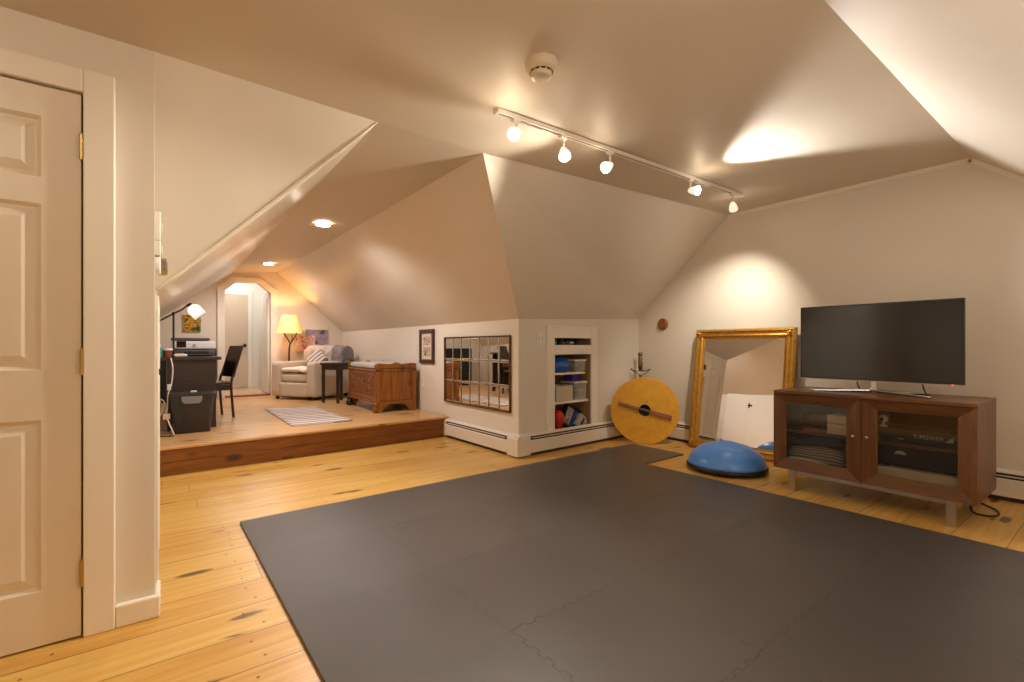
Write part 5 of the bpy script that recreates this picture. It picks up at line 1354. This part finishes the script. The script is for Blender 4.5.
cable('extension_lead', 'black cord curled on the platform in front of the tote', [(-0.07, 5.30, PZ + 0.006), (0.0, 5.22, PZ + 0.006), (0.045, 5.24, PZ + 0.006), (0.035, 5.31, PZ + 0.03), (-0.02, 5.33, PZ + 0.05), (-0.04, 5.27, PZ + 0.007), (0.03, 5.19, PZ + 0.006), (0.075, 5.21, PZ + 0.012), (0.13, 5.245, PZ + 0.09), (0.125, 5.245, PZ + 0.19), (0.06, 5.25, PZ + 0.2)], 0.0035, M['black'])
# black cabinets against the end wall behind the desk: mostly the pane mirror shows them
def cabinet(label, u0, w):
    t = thing('storage_cabinet', label, 'cabinet', (u0 + w / 2, HV - 0.155, PZ), 0, 'black cabinets against the hall end wall')
    H = 0.775
    MB().box(-w / 2, w / 2, -0.13, 0.15, 0.04, H).build('carcass', M['darkcab'], t, bevel=0.003)
    MB().box(-w / 2 + 0.02, w / 2 - 0.02, -0.11, 0.13, 0, 0.04).build('plinth', M['black'], t)
    d = MB().box(-w / 2 + 0.004, w / 2 - 0.004, -0.148, -0.13, 0.05, H - 0.01).build('door', M['darkcab'], t, bevel=0.003)
    MB().box(w / 2 - 0.05, w / 2 - 0.038, -0.163, -0.148, 0.35, 0.52).build('handle', M['steel'], d)
    return t
c0 = cabinet('black cabinet against the hall end wall behind the printer, the one nearer the doorway', 0.30, 0.34)
copy_thing(c0, (-0.05 + 0.17, HV - 0.155, PZ), None, 'black cabinet against the hall end wall in the corner behind the desk')


# ------------------------------------------------------------------ light
def spot(loc, to, power, ang=100, blend=0.5, col=(1, 0.80, 0.58), rad=0.025):
    l = bpy.data.lights.new('spot', 'SPOT'); l.energy = power; l.spot_size = R(ang); l.spot_blend = blend; l.color = col; l.shadow_soft_size = rad
    o = bpy.data.objects.new('spot', l); COL.objects.link(o); o.location = loc
    o.rotation_euler = (Vector(to) - Vector(loc)).to_track_quat('-Z', 'Y').to_euler(); return o
def point(loc, power, col=(1, 0.80, 0.58), rad=0.03):
    l = bpy.data.lights.new('point', 'POINT'); l.energy = power; l.color = col; l.shadow_soft_size = rad
    o = bpy.data.objects.new('point', l); COL.objects.link(o); o.location = loc; return o
WARM = (1.0, 0.91, 0.77)
AIM = [Vector((0.12, 2.15, 0.05)), None, Vector((-0.3, 2.75, 0.9)), Vector((3.15, 0.18, 1.78)), Vector((4.62, 2.60, 0.85))]
for k, (p, D) in enumerate(HEADS):
    pw = (125, 22, 76, 180, 92)[k]; an = (110, 100, 105, 92, 90)[k]
    to = AIM[k] if AIM[k] is not None else p + D
    spot(p, to, pw, an, (0.5, 0.5, 0.5, 0.4, 1.0)[k], (1.0, 0.98, 0.96) if k == 3 else WARM, 0.03)
    point(p + D * 0.01, (0.7, 0.7, 0.7, 0.7, 0.5)[k], WARM, 0.03)
HALL = (1.0, 0.94, 0.92)
spot((1.262, 4.85, 2.235), (1.262, 5.1, 0), 150, 166, 0.7, HALL, 0.06)
spot((1.22, 7.62, 2.235), (1.22, 7.62, 0), 90, 168, 0.6, HALL, 0.06)
spot((1.65, 8.36, 1.45), (1.65, 8.36, 0), 8, 150, 0.4, (1, 0.66, 0.35), 0.05)
spot((1.65, 8.36, 1.50), (1.65, 8.36, 3), 17, 130, 0.4, (1, 0.48, 0.16), 0.05)
point(tuple(DLP), 0.9, (1, 0.88, 0.76), 0.02)
# the room beyond the hall: an unseen white light added to brighten it
point((1.0, 9.6, 2.3), 17, (1.0, 0.96, 0.93), 0.12)
# unseen fill lights added behind the camera to brighten the room
point((-0.9, 0.95, 2.2), 11, (1.0, 0.89, 0.74), 0.12)
point((1.2, 0.75, 2.25), 3, (1.0, 0.89, 0.74), 0.12)
point((1.75, -0.12, 1.40), 12.5, (1.0, 0.92, 0.80), 0.14)


w = bpy.data.worlds.new('world'); scn.world = w; w.use_nodes = True
w.node_tree.nodes['Background'].inputs[0].default_value = (0.02, 0.02, 0.025, 1); w.node_tree.nodes['Background'].inputs[1].default_value = 0.5
vs = scn.view_settings
vs.view_transform = 'Standard'; vs.look = 'None'; vs.gamma = 1.0; vs.exposure = 0.0; vs.use_curve_mapping = False
c = scn.cycles
c.max_bounces = 10; c.diffuse_bounces = 5; c.glossy_bounces = 5; c.transparent_max_bounces = 12
c.sample_clamp_indirect = 6.0; c.caustics_reflective = False; c.caustics_refractive = False
